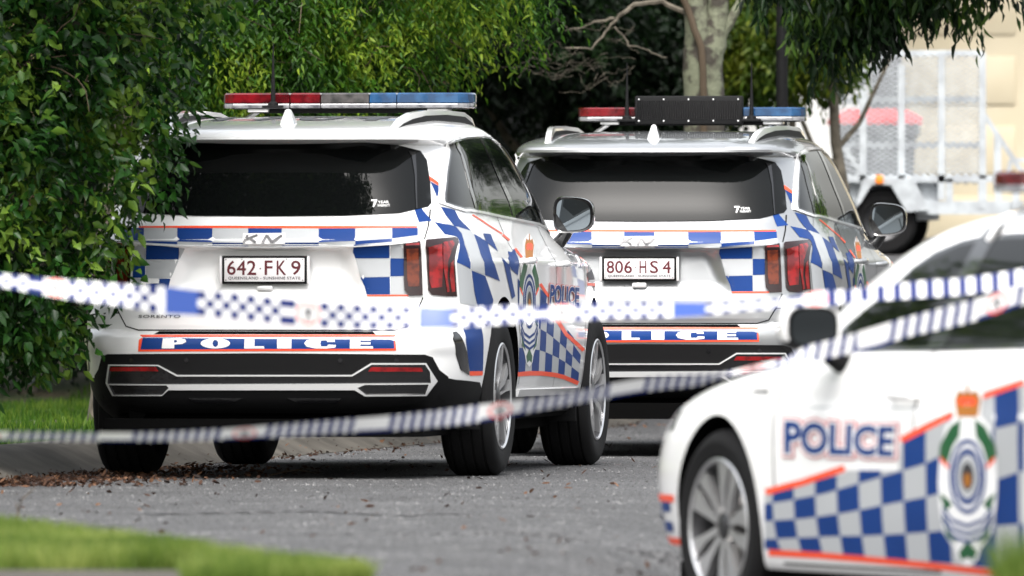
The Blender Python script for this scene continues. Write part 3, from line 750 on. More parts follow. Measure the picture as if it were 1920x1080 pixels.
    # bonnet-side sticker
    P('wing_sticker', [([K4([(762, 495), (872, 518), (975, 760), (970, 798), (828, 800)]), K4([(778, 520), (862, 540), (955, 765), (830, 775)])], 1, 0), ([K4([(785, 530), (858, 545), (940, 755), (840, 765)])], 0, 0), ([K4([(820, 680), (860, 640), (905, 735), (835, 745)])], 2, .0006)], 'right', [M['grey'], M['orange'], M['text']], .003, 0)
    P('wing_vent', [([K4([(610, 465), (735, 480), (762, 610), (742, 618), (705, 500), (620, 490)])], 0, 0)], 'right', M['chrome'], .006, .005, mirror=True)
    # door gaps
    P('door_gap', [(strip([(1.42, 1.165), (1.50, .95), (1.50, .40)], .007), 0, 0), (strip([(.30, 1.22), (.42, 1.0), (.50, .80), (.47, .42)], .007), 0, 0), (strip([(2.45, 1.12), (2.42, .85), (2.36, .40)], .007), 0, 0)], 'right', M['dark'], .0016, 0, px=False, mirror=True)
    P('fuel_flap_line', [(strip([(-.42, .70), (-.60, .735), (-.95, .762)], .006), 0, 0)], 'right', M['dark'], .0016, 0, px=False, mirror=True)
    # handles
    for hy, hz in ((.62, 1.0), (1.62, .985)):
        for sg in (1, -1):
            mb = MB(); x = A.proj(hy, hz, 'right', 0)[0].x
            mb.tube([(x - .015, hy + .10, hz), (x + .022, hy + .085, hz + .002), (x + .036, hy + .04, hz + .004), (x + .036, hy - .06, hz + .004), (x + .022, hy - .095, hz + .002), (x - .015, hy - .11, hz)], [.011, .013, .016, .016, .013, .011], n=10)
            o = mb.build('door_handle', [A.body.data.materials[0]], A.root); o['_p'] = 1
            if sg < 0: o.data.transform(Matrix.Scale(-1, 4, (1, 0, 0))); o.data.flip_normals()
            mc = MB(); mc.lathe_x([(.0, .0001), (.0, .035), (-.012, .04)], (sg * (x + .001), hy - .0, hz - .01), n=16) if sg > 0 else None
    # mirrors
    for sg in (1, -1):
        mb = MB(); rings = []
        cx, cz = .965, 1.225
        secs = [(1.905, .90, 0), (1.90, .97, 0), (1.915, 1.0, 0), (1.96, .98, 0), (2.02, .86, -.01), (2.07, .62, -.02), (2.09, .3, -.03)]
        n = 32; vs = []; fs = []
        for (yy, k, sx) in secs:
            for j in range(n):
                a = 2 * math.pi * j / n; ca, sa = math.cos(a), math.sin(a)
                e = 2 / 3.4; X = .100 * k * abs(ca) ** e * (1 if ca > 0 else -1); Z = .088 * k * abs(sa) ** e * (1 if sa > 0 else -1)
                Z *= 1 - .12 * (X / .100)
                vs.append((cx + sx + X, yy, cz + Z))
        for i in range(len(secs) - 1):
            for j in range(n): fs.append([i * n + j, i * n + (j + 1) % n, (i + 1) * n + (j + 1) % n, (i + 1) * n + j])
        fs.append([(len(secs) - 1) * n + j for j in range(n)])
        # recessed back
        b = len(vs)
        for j in range(n): x_, y_, z_ = vs[j]; vs.append((cx + (x_ - cx) * .98, 1.915, cz + (z_ - cz) * .98))
        fs += [[j, b + j, b + (j + 1) % n, (j + 1) % n] for j in range(n)]; fs.append([b + j for j in range(n)][::-1])
        mb.add(vs, fs)
        mb.tube([(.93, 1.97, 1.155), (.915, 1.98, 1.13), (.89, 1.99, 1.10), (.87, 2.0, 1.08)], [.028, .03, .032, .035], n=12)
        o = mb.build('wing_mirror', [M['glossblack']], A.root)
        g = MB(); g.add([(cx + (vs[j][0] - cx) * .94 , 1.9125, cz + (vs[j][2] - cz) * .94) for j in range(n)], [list(range(n))])
        gl = g.build('mirror_glass', [M['mirror']], o, False)
        gl.data.transform(Matrix.Translation((cx, 1.9125, cz)) @ Matrix.Rotation(R(4), 4, 'X') @ Matrix.Rotation(R(-6), 4, 'Z') @ Matrix.Translation((-cx, -1.9125, -cz)))
        gl.data.transform(Matrix.Translation((0, -.006, 0)))
        if sg < 0:
            for q_ in (o, gl): q_.data.transform(Matrix.Scale(-1, 4, (1, 0, 0))); q_.data.flip_normals()
    # roof rails
    for sg in (1, -1):
        mb = MB(); pts = []
        for (yy, xx, up) in [(-.62, .53, .0), (-.50, .54, .018), (-.34, .555, .030), (-.1, .575, .034), (.4, .59, .034), (.9, .59, .034), (1.15, .585, .025), (1.3, .58, .0)]:
            q_ = A.proj(xx, yy, 'top', 0)[0]; pts.append((sg * xx, yy, q_.z + up))
        for (a, c) in zip(pts, pts[1:]): pass
        vs = []; fs = []
        hh_ = [.012, .03, .036, .030, .026, .026, .03, .01]
        for (p, h_) in zip(pts, hh_):
            for dx, dz in ((-.018, 0), (-.014, 1), (.014, 1), (.018, 0)): vs.append((p[0] + dx, p[1], p[2] + (dz - .3) * h_ * .8))
            zr = A.proj(abs(p[0]), p[1], 'top', 0)[0].z - .012; vs.append((p[0] + .020, p[1], zr)); vs.append((p[0] - .020, p[1], zr))
        for i in range(len(pts) - 1):
            for j in range(6): fs.append([i * 6 + j, i * 6 + (j + 1) % 6, (i + 1) * 6 + (j + 1) % 6, (i + 1) * 6 + j])
        fs += [list(range(6)), [len(vs) - 6 + j for j in range(6)]]
        mb.add(vs, fs); mb.m = [1 if (k_ % 6 in (3, 4, 5) and k_ < len(fs) - 2) else 0 for k_ in range(len(fs))]
        mb.build('roof_rail', [M['chrome'], M['plastic']], A.root)
    # shark fin
    z0 = A.proj(0, -.35, 'top', 0)[0].z
    mb = MB(); vs = []; fs = []
    for (zz, y0, y1, w_) in ((-.02, -.46, -.24, .034), (.010, -.455, -.27, .028), (.038, -.45, -.31, .017), (.056, -.445, -.345, .011), (.062, -.44, -.37, .006)):
        for (dx, yy) in ((-1, y0), (1, y0), (1, (y0 + y1) / 2), (.15, y1), (-.15, y1), (-1, (y0 + y1) / 2)): vs.append((dx * w_, yy, z0 + zz))
    for i in range(4):
        for j in range(6): fs.append([i * 6 + j, i * 6 + (j + 1) % 6, (i + 1) * 6 + (j + 1) % 6, (i + 1) * 6 + j])
    fs.append(list(range(24, 30))); mb.add(vs, fs)
    mb.build('fin_antenna', [A.body.data.materials[0]], A.root)
    # roof numbers
    q4 = [(-.42, .32), (.40, .32), (.40, -.20), (-.42, -.20)]
    sh, _ = fit(text_loops("1704", 1, .03, 1.15), q4)
    sh = [[[(x, .12 - (y_ - .12) * -1) for x, y_ in l] for l in s_] for s_ in sh]
    P('roof_number', [(s_, 0, 0) for s_ in sh], 'top', M['text'], .003, 0, px=False)
    # under-body
    mb = MB(); mb.box((0, 1.1, .235), (1.5, 4.3, .08)); mb.box((0, -.55, .27), (1.3, .6, .16), bev=.05); mb.tube([(-.5, 0, .30), (.5, 0, .30)], .05); mb.box((0, 0, .27), (.5, .4, .16), bev=.04)
    for sg in (1, -1): mb.tube([(sg * .75, 0, .36), (sg * .4, -.05, .24), (sg * .3, .5, .24)], .03); mb.tube([(sg * .62, -.9, .30), (sg * .62, -.5, .27)], .04, n=12)
    mb.build('underbody', [M['dark']], A.root)
    for wy in (0, 2.815):
        for sg in (1, -1): wheel(A, wy, .371, .371, .245, .945, .25, 'suv', sg)
        for sg in (1, -1):
            mb = MB(); yy = wy - .42; mb.box((sg * .80, yy, .30), (.20, .012, .16), bev=.005)
            mb.build('mud_flap', [M['plastic']], A.root)
suv_rest(A)
plate(A, 'number_plate', "642·FK9", [(424, 484), (574, 484), (574, 528), (424, 528)], '')

# ---- light bars
def light_bar(root, cx, cy, zt, zb, w, board=False, legs=.08, depth=.28):
    h = zt - zb; lb = MB()
    lb.box((cx, cy, zb + h * .12), (w * .93, depth * .86, h * .22), bev=.006)
    lb.box((cx, cy, zb - .008), (w * .80, depth * .35, .02), bev=.004)
    bar = lb.build('light_bar', [M['plastic']], root)
    for sg in (1, -1):
        mb = MB(); mb.tube([(cx + sg * w * .36, cy, zb), (cx + sg * w * .42, cy, zb - legs * .6), (cx + sg * w * .45, cy, zb - legs)], .012, n=6)
        mb.box((cx + sg * w * .36, cy - .02, zb - .004), (.10, .12, .02), bev=.004)
        mb.tube([(cx + sg * w * .45, cy, zb - legs), (cx + sg * w * .50, cy + .02, zb - legs - .03), (cx + sg * w * .535, cy + .03, zb - legs - .10)], .010, n=6)
        mb.build('mounting_leg', [M['chrome']], bar)
    segs = [(-.5, -.225, 'lensred'), (-.22, -.10, 'lensred'), (-.097, .095, 'lensclear'), (.098, .205, 'lensblue'), (.208, .5, 'lensblue')]
    if board: segs = [(-.5, -.22, 'lensred'), (.22, .5, 'lensblue')]
    for a, b, m in segs:
        for (za, zc, mm, nm, k) in ((.36, 1, m, 'light_lens', 1), (.05, .35, 'lensbase', 'lower_lens', 1.0)):
            poly = []
            x0, x1 = cx + a * w, cx + b * w; d = depth / 2
            L = [(x0, -d), (x1, -d), (x1, d), (x0, d)]
            if a == -.5: L = [(x0 + .0, d * .35), (x0 + .0, -d * .45), (x0 + .015, -d * .75), (x0 + .06, -d), (x1, -d), (x1, d), (x0 + .06, d), (x0 + .015, d * .7)]
            if b == .5: L = [(x0, -d), (x1 - .06, -d), (x1 - .015, -d * .75), (x1, -d * .45), (x1, d * .35), (x1 - .015, d * .7), (x1 - .06, d), (x0, d)]
            mb = MB(); n = len(L); vs = []; fs = []
            zz = [zb + h * za, zb + h * (za + .04), zb + h * (zc - .1), zb + h * zc]; ins = [.006, .0, .002, .012] if nm == 'light_lens' else [.01, .0, .0, .004]
            mx = (x0 + x1) / 2; hx = (x1 - x0) / 2
            for z_, i_ in zip(zz, ins):
                for (x, y) in L: vs.append((mx + (x - mx) * (1 - i_ / hx * .5), cy + y * (1 - i_ / d), z_))
            for i in range(3):
                for j in range(n): fs.append([i * n + j, i * n + (j + 1) % n, (i + 1) * n + (j + 1) % n, (i + 1) * n + j])
            fs += [list(range(n)), [3 * n + j for j in range(n)]]; mb.add(vs, fs)
            mb.build(nm, [M[mm]], bar, ang=25)
    return bar
def whip(root, x, y, z, h):
    mb = MB(); mb.tube([(x, y, z), (x, y, z + .012), (x, y, z + .02), (x, y, z + .10), (x, y, z + .2), (x, y, z + h)], [.026, .024, .012, .009, .005, .0025], n=10)
    mb.box((x, y, z - .006), (.10, .05, .012), bev=.003)
    return mb.build('antenna', [M['plastic']], root)

# ============================================================ second car: copy of the first with its own paint, plate and roof gear
def copy_tree(o, parent, skip=()):
    c = o.copy(); COL.objects.link(c); c.parent = parent
    for ch in [x for x in list(o.children) if x.name.split('.')[0] not in skip]: copy_tree(ch, c, skip)
    return c
broot = copy_tree(A.root, None, ('number_plate_holder', 'roof_number'))
broot.name = 'police_car'; broot.location = (.795, 59.3, 0); broot.rotation_euler = (0, 0, -YB)
def repaint(o):
    for i, sl in enumerate(o.material_slots):
        if sl.material == M['white']: sl.link = 'OBJECT'; sl.material = M['silver']
    for c in o.children: repaint(c)
repaint(broot)
tag(broot, 'silver police four-wheel drive with black message board on its roof, plate 806 HS4', 'police car', 'police vehicles')
class Proxy(Car):
    def __init__(s, src, root, loc, yaw):
        s.root = root; s.mat = Matrix.Translation(loc) @ Matrix.Rotation(-yaw, 4, 'Z'); s.inv = s.mat.inverted(); s.bvh = src.bvh; s.P = src.P
BC = Proxy(A, broot, (.795, 59.3, 0), YB)
plate(BC, 'number_plate', "806·HS4", [(1135, 485), (1266, 485), (1266, 523), (1135, 523)], '')
light_bar(A.root, 0, 1.19, 1.805, 1.728, 1.21)
whip(A.root, -.35, 1.05, 1.745, .30)
bar = light_bar(broot, 0, 1.19, 1.818, 1.742, 1.21, True)
whip(broot, -.33, 1.02, 1.755, .30); whip(broot, .335, 1.02, 1.755, .30)
mb = MB(); mb.box((0, 1.04, 1.803), (.575, .06, .15), bev=.008)
bd = mb.build('message_board', [M['plastic']], broot)
mb = MB()
for i in range(5):
    for z_ in (1.745, 1.862): mb.lathe_x([(0, .0001), (0, .0055), (-.004, .006)], (0, 0, 0), n=8); k = 0
mb = MB()
for i in range(5):
    for z_ in (1.746, 1.860):
        bm_x = -.265 + .1325 * i; mb.box((bm_x, 1.008, z_), (.008, .006, .008), bev=.002)
mb.build('board_screw', [M['chrome']], bd)
mb = MB()
for i in range(44): mb.box((-.27 + i * .01256, 1.0085, 1.803), (.0055, .004, .10))
mb.build('board_louvre', [M['glossblack']], bd)
mb = MB()
for i in range(46): mb.box((-.565 + i * .0251, 1.04, 1.73), (.008, .02, .012))
# ============================================================ sedan in front
CZ0 = -.25
SED = dict(
    zs=[.16 + .0125 * i for i in range(int((1.37 - .16) / .0125) + 1)] + [1.378, 1.385, 1.392, 1.398, 1.404, 1.41, 1.415, 1.42, 1.424, 1.428, 1.432, 1.436, 1.439, 1.442, 1.445],
    W=pchip([(.16, .84), (.22, .885), (.3, .90), (.45, .913), (.6, .915), (.74, .91), (.765, .902), (.85, .895), (.92, .872), (.95, .845), (1.1, .765), (1.25, .68), (1.33, .625), (1.38, .575), (1.41, .52), (1.43, .42), (1.445, .2)]),
    yr=pchip([(.16, -.75), (.3, -1.02), (.5, -1.08), (.75, -1.08), (.9, -1.04), (1.0, -.98), (1.04, -.80), (1.08, -.55), (1.2, -.25), (1.3, 0), (1.38, .2), (1.42, .36), (1.445, .5)]),
    yf=pchip([(.16, 3.45), (.22, 3.70), (.3, 3.77), (.5, 3.80), (.62, 3.78), (.70, 3.72), (.76, 3.60), (.81, 3.40), (.86, 3.08), (.90, 2.75), (.94, 2.72), (.97, 2.64), (1.0, 2.56), (1.1, 2.42), (1.2, 2.25), (1.3, 2.03), (1.38, 1.76), (1.42, 1.45), (1.445, 1.05)]),
    nr=pchip([(.16, 5), (.9, 5), (1.1, 4), (1.445, 3)]), nf=pchip([(.16, 5.0), (.5, 5.3), (.75, 4.8), (.95, 5), (1.1, 6), (1.3, 6), (1.4, 5), (1.445, 3)]),
    y0=None, na=34, nb=36, black=.2)
SED['y0'] = lambda z: lerp_pts([(.16, 1.0), (.8, .95), (1.0, .7), (1.2, .65), (1.445, .6)], z)
YC = R(-24.5)
Cc = Car('police_sedan', (2.68, 36.94, CZ0), YC, SED, [(0, .335, .375, .6), (2.825, .335, .385, .6)], M['white'])
tag(Cc.root, 'white police sedan with side checks and crest, cut off by the right edge', 'police car', 'police vehicles')
def build_sedan(C):
    P = C.patch
    E8 = lambda p: sc(p, 2.7, 1440, 680); E9 = lambda p: sc(p, 2.8417, 1200, 700); E5 = lambda p: sc(p, 3.376, 1420, 380); E6 = lambda p: sc(p, 2.077, 1180, 560)
    R0 = [(-60, 680), (0, 665), (390, 560), (400, 545), (660, 545), (672, 402), (940, 268), (1100, 180), (1300, 100)]
    R1 = [(-60, 720), (65, 705), (280, 665), (500, 600), (720, 535), (800, 510), (1150, 335), (1300, 298)]
    R2 = [(-60, 805), (180, 790), (395, 760), (615, 715), (810, 678), (1170, 588), (1300, 545)]
    R3 = [(-60, 895), (90, 890), (310, 880), (530, 875), (755, 862), (1170, 825), (1300, 815)]
    R4 = [(-60, 938), (0, 944), (220, 957), (440, 977), (660, 997), (895, 1014), (1300, 1062)]
    rows = [R0, R1, R2, R3, R4]
    def X(j, r): return 25 + 107 * j + .55 * j * j + [0, 0, 6, 22, 42][r] * (1 - j / 14)
    bl, gr = [], []
    for j in range(-1, 12):
        for r_ in range(4):
            xs = [X(j, r_), X(j + 1, r_)]; xb = [X(j, r_ + 1), X(j + 1, r_ + 1)]
            x0, x1 = max(xs[0], -15), min(xs[1], 1300); b0, b1 = max(xb[0], -15), min(xb[1], 1300)
            if x1 - x0 < 5: continue
            up = rows[r_]; lo = rows[r_ + 1]
            top = [(x, lerp_pts(up, x)) for x in [x0] + [p[0] for p in up if x0 + 2 < p[0] < x1 - 2] + [x1]]
            bot = [(b1, lerp_pts(lo, b1)), ((b0 + b1) / 2, lerp_pts(lo, (b0 + b1) / 2)), (b0, lerp_pts(lo, b0))]
            poly = [p for p in top + bot]
            if top[0][1] >= bot[2][1] - 3 and top[-1][1] >= bot[0][1] - 3: continue
            (bl if (j + r_) % 2 == 0 else gr).append(([E8(poly)], 0, 0))
    P('blue_checks', bl, 'left', M['blue'], .0022, 0, res=.05); P('grey_checks', gr, 'left', M['grey'], .0018, 0, res=.05)
    og = [(strip(E8([(-10, 655), (180, 605), (390, 533)]), 12), 0, 0), (strip(E8([(675, 392), (800, 328), (940, 258)]), 12), 0, 0), (strip(E8([(1090, 170), (1200, 130), (1300, 96)]), 11), 0, 0),
          (strip(E8([(5, 962), (250, 975), (500, 996), (800, 1025), (1120, 1062), (1290, 1082)]), 12), 0, 0)]
    P('orange_stripe', og, 'left', M['orange'], .0026, 0, res=.05)
    P('police_lettering', police_shapes(E8([(92, 292), (650, 322), (640, 478), (92, 462)]), .060), 'left', [M['blue'], M['red_out'], M['whitefilm']], .004, 0, res=.06)
    P('police_crest', crest_shapes(1817, 56, 718, 1062), 'left', CRM(), .005, 0, res=.06)
    # front corner marks
    P('front_orange_stripe', [([[(3.24, .435), (3.74, .435), (3.74, .41), (3.24, .41)]], 0, 0), ([[(3.23, .285), (3.76, .285), (3.76, .26), (3.23, .26)]], 0, 0)], 'left', M['orange'], .003, 0, px=False)
    P('front_blue_checks', [([[(3.30, .408), (3.46, .408), (3.46, .375), (3.30, .375)]], 0, 0), ([[(3.30, .34), (3.46, .34), (3.46, .305), (3.30, .305)]], 0, 0), ([[(3.48, .372), (3.62, .372), (3.62, .342), (3.48, .342)]], 0, 0)], 'left', M['blue'], .003, 0, px=False)
    # windows
    win = E5([(462, 862), (540, 800), (640, 715), (830, 560), (1000, 400), (1130, 310), (1310, 235), (1480, 200), (1640, 188), (1800, 185), (2000, 195)]) + E5([(2000, 915), (1700, 925), (1200, 938), (700, 945), (580, 945), (500, 915)])
    wl = [C.to2(x, y, 'left') for x, y in win]
    # continue the window to the rear pillar
    wl = [p for p in wl if p[0] > .62]
    top = wl[:]; i1 = max(range(len(wl) - 1), key=lambda i: abs(wl[i][1] - wl[i + 1][1]) if wl[i][0] < 1.1 else -1)
    wl = wl[:i1 + 1] + [(.45, 1.315), (.10, 1.245), (-.22, 1.12), (-.34, 1.03), (-.28, .985), (.3, .968)] + wl[i1 + 1:]
    P('window_seal', [([wl], 0, 0)], 'left', M['glossblack'], .004, .004, px=False, mirror=True)
    cx = sum(p[0] for p in wl) / len(wl); cy = sum(p[1] for p in wl) / len(wl)
    w2 = []
    n = len(wl)
    for i, p in enumerate(wl):
        a = wl[i - 1]; b = wl[(i + 1) % n]; L = math.hypot(b[0] - a[0], b[1] - a[1]) or 1
        nx, ny = -(b[1] - a[1]) / L, (b[0] - a[0]) / L
        if (cx - p[0]) * nx + (cy - p[1]) * ny < 0: nx, ny = -nx, -ny
        w2.append((p[0] + nx * .025, p[1] + ny * .018))
    P('side_window', [([w2], 0, 0)], 'left', M['glass'], .007, .003, px=False, mirror=True)
    for q_ in ([(1.32, 1.36), (1.20, 1.37), (1.16, .96), (1.28, .955)], [(.02, 1.22), (-.03, 1.21), (.05, .97), (.10, .97)]): P('window_pillar', [([q_], 0, 0)], 'left', M['glossblack'], .010, .004, px=False, mirror=True)
    # windscreen / rear screen
    P('windscreen', [([[(-.56, 1.01), (.56, 1.01), (.46, 1.34), (.3, 1.36), (-.3, 1.36), (-.46, 1.34)]], 0, 0)], 'front', M['glass'], .004, .004, px=False)
    P('rear_window', [([[(-.62, 1.07), (.62, 1.07), (.5, 1.36), (-.5, 1.36)]], 0, 0)], 'rear', M['glass'], .004, .004, px=False)
    P('bonnet_gap', [(strip([(-.70, 3.5), (-.76, 3.0), (-.76, 2.3)], .006), 0, 0), (strip([(.70, 3.5), (.76, 3.0), (.76, 2.3)], .006), 0, 0)], 'top', M['dark'], .001, 0, px=False)
    for g_ in (1, -1): P('headlight', [([[(g_ * .50, .70), (g_ * .80, .73), (g_ * .82, .66), (g_ * .55, .62)]], 0, 0)], 'front', M['lensbase'], .006, .004, px=False)
    P('front_grille', [([[(-.6, .50), (.6, .50), (.72, .28), (-.72, .28)]], 0, 0)], 'front', M['plastic'], .005, .004, px=False)
    gap = lambda pts: (strip(pts, .009), 0, 0)
    P('door_gap', [gap([(1.22, .955), (1.25, .80), (1.25, .34), (1.20, .22)]), gap([(2.28, .93), (2.33, .70), (2.30, .30)]), gap([(.10, .97), (.16, .75), (.02, .60), (-.10, .5)]), gap([(1.10, .22), (2.3, .22)])], 'left', M['dark'], .0012, 0, px=False, mirror=True)
    P('crease_shade', [([[(2.3, .755), (1.2, .765), (.1, .79), (.1, .784), (1.2, .759), (2.3, .749)]], 0, 0)], 'left', M['grey'], .001, 0, px=False, mirror=True)  # flat grey strip painting the shade line of the door crease
    sh, _ = fit(text_loops("HYBRID", 1, .01), E9([(605, 84), (690, 84), (688, 104), (605, 104)]))
    P('hybrid_badge', [(q, 0, 0) for q in sh], 'left', M['badge'], .004, .002)
    for hy, hz in ((1.33, .80), (.28, .82)):
        for sg in (1, -1):
            x = abs(C.proj(hy, hz, 'left', 0)[0].x); mb = MB()
            mb.tube([(sg * (x - .01), hy + .10, hz), (sg * (x + .025), hy + .08, hz), (sg * (x + .035), hy, hz + .002), (sg * (x + .025), hy - .08, hz), (sg * (x - .01), hy - .10, hz)], [.010, .013, .015, .013, .010], n=10)
            mb.build('door_handle', [M['white']], C.root)
    # mirrors
    for sg in (-1, 1):
        cx, cz = 1.03, 1.025
        secs = [(1.77, .90, 0), (1.765, .97, 0), (1.78, 1.0, 0), (1.82, .98, 0), (1.88, .88, -.01), (1.93, .62, -.02), (1.955, .3, -.03)]
        n = 28; vs = []; fs = []; fm = []
        for (yy, k, sx) in secs:
            for j in range(n):
                a = 2 * math.pi * j / n; ca, sa = math.cos(a), math.sin(a); e = 2 / 3.2
                Xx = .115 * k * abs(ca) ** e * (1 if ca > 0 else -1); Z = .078 * k * abs(sa) ** e * (1 if sa > 0 else -1)
                vs.append((cx + sx + Xx, yy - Xx * .18, cz + Z))
        for i in range(len(secs) - 1):
            for j in range(n): fs.append([i * n + j, i * n + (j + 1) % n, (i + 1) * n + (j + 1) % n, (i + 1) * n + j]); fm.append(0 if vs[i * n + j][2] > cz - .050 else 1)
        fs.append([(len(secs) - 1) * n + j for j in range(n)]); fm.append(0); fs.append([j for j in range(n)][::-1]); fm.append(1)
        mb = MB(); mb.add(vs, fs); mb.m = fm[:]
        mb.tube([(.96, 1.84, .97), (.93, 1.85, .935), (.88, 1.86, .91), (.84, 1.87, .90)], [.032, .034, .04, .045], 1, n=10)
        o = mb.build('wing_mirror', [M['white'], M['plastic']], C.root)
        g = MB(); g.add([(cx + (vs[j][0] - cx) * .88, 1.764 - (vs[j][0] - cx) * .88 * .18, cz + (vs[j][2] - cz) * .86) for j in range(n)], [list(range(n))])
        gl = g.build('mirror_glass', [M['mirror']], o, False)
        if sg < 0:
            for q_ in (o, gl): q_.data.transform(Matrix.Scale(-1, 4, (1, 0, 0))); q_.data.flip_normals()
    for wy in (0, 2.825):
        for sg in (1, -1): wheel(C, wy, .335, .335, .232, .885, .235, 'sedan', sg)
    mb = MB(); mb.box((0, 1.3, .17), (1.5, 4.2, .06)); mb.tube([(-.7, 0, .3), (.7, 0, .3)], .05); mb.tube([(-.7, 2.825, .3), (.7, 2.825, .3)], .05); mb.build('underbody', [M['dark']], C.root)
    light_bar(C.root, 0, 1.2, 1.545, 1.475, 1.21, False, legs=.06)
build_sedan(Cc)
for g_ in (1, -1):
    tl = Cc.patch('tail_light', [([[(g_ * .45, .86), (g_ * .80, .88), (g_ * .85, .80), (g_ * .80, .70), (g_ * .55, .76)]], 0, 0)], 'rear', M['darkred'], .008, .006, px=False)
    Cc.patch('lamp_lens', [([[(g_ * .50, .845), (g_ * .78, .86), (g_ * .80, .80), (g_ * .58, .785)]], 0, 0)], 'rear', M['redlamp'], .012, .004, parent=tl, px=False)
Cc.patch('bumper_cladding', [([[(-.62, .36), (.62, .36), (.74, .22), (-.74, .22)]], 0, 0)], 'rear', M['plastic'], .005, .005, px=False)
Cc.patch('tailgate_gap', [(strip([(-.70, .98), (-.72, .72), (-.55, .60), (.55, .60), (.72, .72), (.70, .98)], .007), 0, 0)], 'rear', M['dark'], .0015, 0, px=False)
Cc.patch('plate_recess', [([[(-.25, .74), (.25, .74), (.28, .62), (-.28, .62)]], 0, 0)], 'rear', M['grey'], .002, 0, px=False)

# ============================================================ police tapes
def tape(name, rows, label, seed, mode, Yd):
    W0 = .078 if mode[1] else .056; pts = []
    xs = np.arange(rows[0][0], rows[-1][0] + 1, 2.0)
    tp = pchip([(r_[0], r_[1]) for r_ in rows]); bt = pchip([(r_[0], r_[2]) for r_ in rows]); rnd = random.Random(seed)
    T = []; Bt = []; s = 0; arc = []
    for x in xs:
        Y = Yd(x); a = at(x, tp(x), Y); b = at(x, bt(x), Y)
        h = abs(a.z - b.z); dy = math.sqrt(max(W0 ** 2 - h * h, 0)); 
        wv = math.sin(x * .011 + seed) * .002
        fl = 1 if mode[1] else -1 + 2 * smooth(1250, 1480, x); a.y += fl * dy * .5; b.y -= fl * dy * .5; a.z += wv; b.z += wv
        T.append(a); Bt.append(b)
    for i in range(len(T)):
        if i: s += (T[i] - T[i - 1]).length
        arc.append(s)
    NR = 6; cell = .0265; total = arc[-1]; vs = []; fs = []; fm = []
    # resample so that cell borders fall on vertices
    def P(si, k):
        i = min(int(np.searchsorted(arc, si, 'right')) - 1, len(arc) - 2); i = max(i, 0); t = (si - arc[i]) / (arc[i + 1] - arc[i])
        a = T[i].lerp(T[i + 1], t); b = Bt[i].lerp(Bt[i + 1], t); p = a.lerp(b, k / NR)
        return p
    sub = 2 if mode[1] else 8; n = int(total / cell); per = 31
    for i in range(n * sub + 1):
        for k in range(NR + 1): vs.append(P(i * cell / sub, k))
    for i in range(n * sub):
        c = (i // sub + mode[0]) % per
        for k in range(NR):
            row = k * 3 // NR; m = 0
            if c in (1, 2, 3): m = 0                        # gap around the round sign
            elif 16 <= c <= 19: m = 2    # solid blue block
            elif c in (15, 20) and row == 1: m = 0
            else: m = 1 if (c + row) % 2 == 0 else 0
            if mode[1] == 0: m = (1 if (i * cell / sub + k * .0022) % ((.033) if P(i * cell / sub, 0).x < .9 else .042) > ((.016) if P(i * cell / sub, 0).x < .9 else .024) else 0) if c not in (0, 1, 2, 3, 4, 16, 17, 18, 19) else (1 if k > 4 else 0)
            elif P(i * cell / sub, 0).x > 0.95 and not 1 <= c <= 3: m = 1 if c % 2 == 0 else 0
            fs.append([i * (NR + 1) + k, (i + 1) * (NR + 1) + k, (i + 1) * (NR + 1) + k + 1, i * (NR + 1) + k + 1]); fm.append(m)
    o = mk(name, vs, fs, [TW, TB, TM], None, fm, True, 180)
    tag(o, label, 'police tape', 'police tapes across the street')
    # round signs
    for c0 in range(0, n, 1):
        if (c0 + mode[0]) % per == 2:
            def Q(u, v):   # u along in metres from centre, v 0..1 across
                si = min(max((c0 + .5) * cell + u, 0), total - 1e-4); p = P(si, v * NR); p2 = P(si, v * NR) 
                q = P(min(si + .01, total - 1e-5), v * NR) - p; w_ = P(si, NR) - P(si, 0); nn = q.cross(w_).normalized()
                if nn.y > 0: nn = -nn
                return p + nn * .0012
            mbb = MB(); ring = []
            for rr_, m in ((.031, 0),):
                N = 28; a = [Q(.038 * math.cos(2 * math.pi * j / N), .5 + .47 * math.sin(2 * math.pi * j / N)) for j in range(N)]
                b = [Q(.031 * math.cos(2 * math.pi * j / N), .5 + .38 * math.sin(2 * math.pi * j / N)) for j in range(N)]
                mbb.add(a + b, [[j, (j + 1) % N, (j + 1) % N + N, j + N] for j in range(N)], 0)
            g = [(-.010, .30), (.010, .30), (.013, .45), (.004, .50), (.012, .78), (.006, .80), (0, .58), (-.006, .80), (-.012, .78), (-.004, .50), (-.013, .45)]
            mbb.add([Q(u, v) for u, v in g], [[0, 1, 2, 3, 9, 10], [3, 4, 5, 6, 7, 8, 9]], 1)
            mbb.build('no_entry_mark', [pm('tape_red', (.75, .10, .08), .4) if 'tape_red' not in bpy.data.materials else bpy.data.materials['tape_red'], M['text']], o, False, fixn=False)
    return o
def tape_mat(name, col):
    m = pm(name, col, .35); nt = m.node_tree; t = nt.nodes.new("ShaderNodeBsdfTranslucent"); t.inputs[0].default_value = (*[min(1, c * 1.1) for c in col], 1)
    mx = nt.nodes.new("ShaderNodeMixShader"); mx.inputs[0].default_value = .2; L = nt.links
    L.new(nt.nodes["Principled BSDF"].outputs[0], mx.inputs[1]); L.new(t.outputs[0], mx.inputs[2]); L.new(mx.outputs[0], nt.nodes["Material Output"].inputs[0]); return m
TW = tape_mat('tape_white', (.70, .70, .70)); TM = tape_mat('tape_mid_blue', (.04, .085, .32)); TB = tape_mat('tape_blue', (.003, .014, .12))
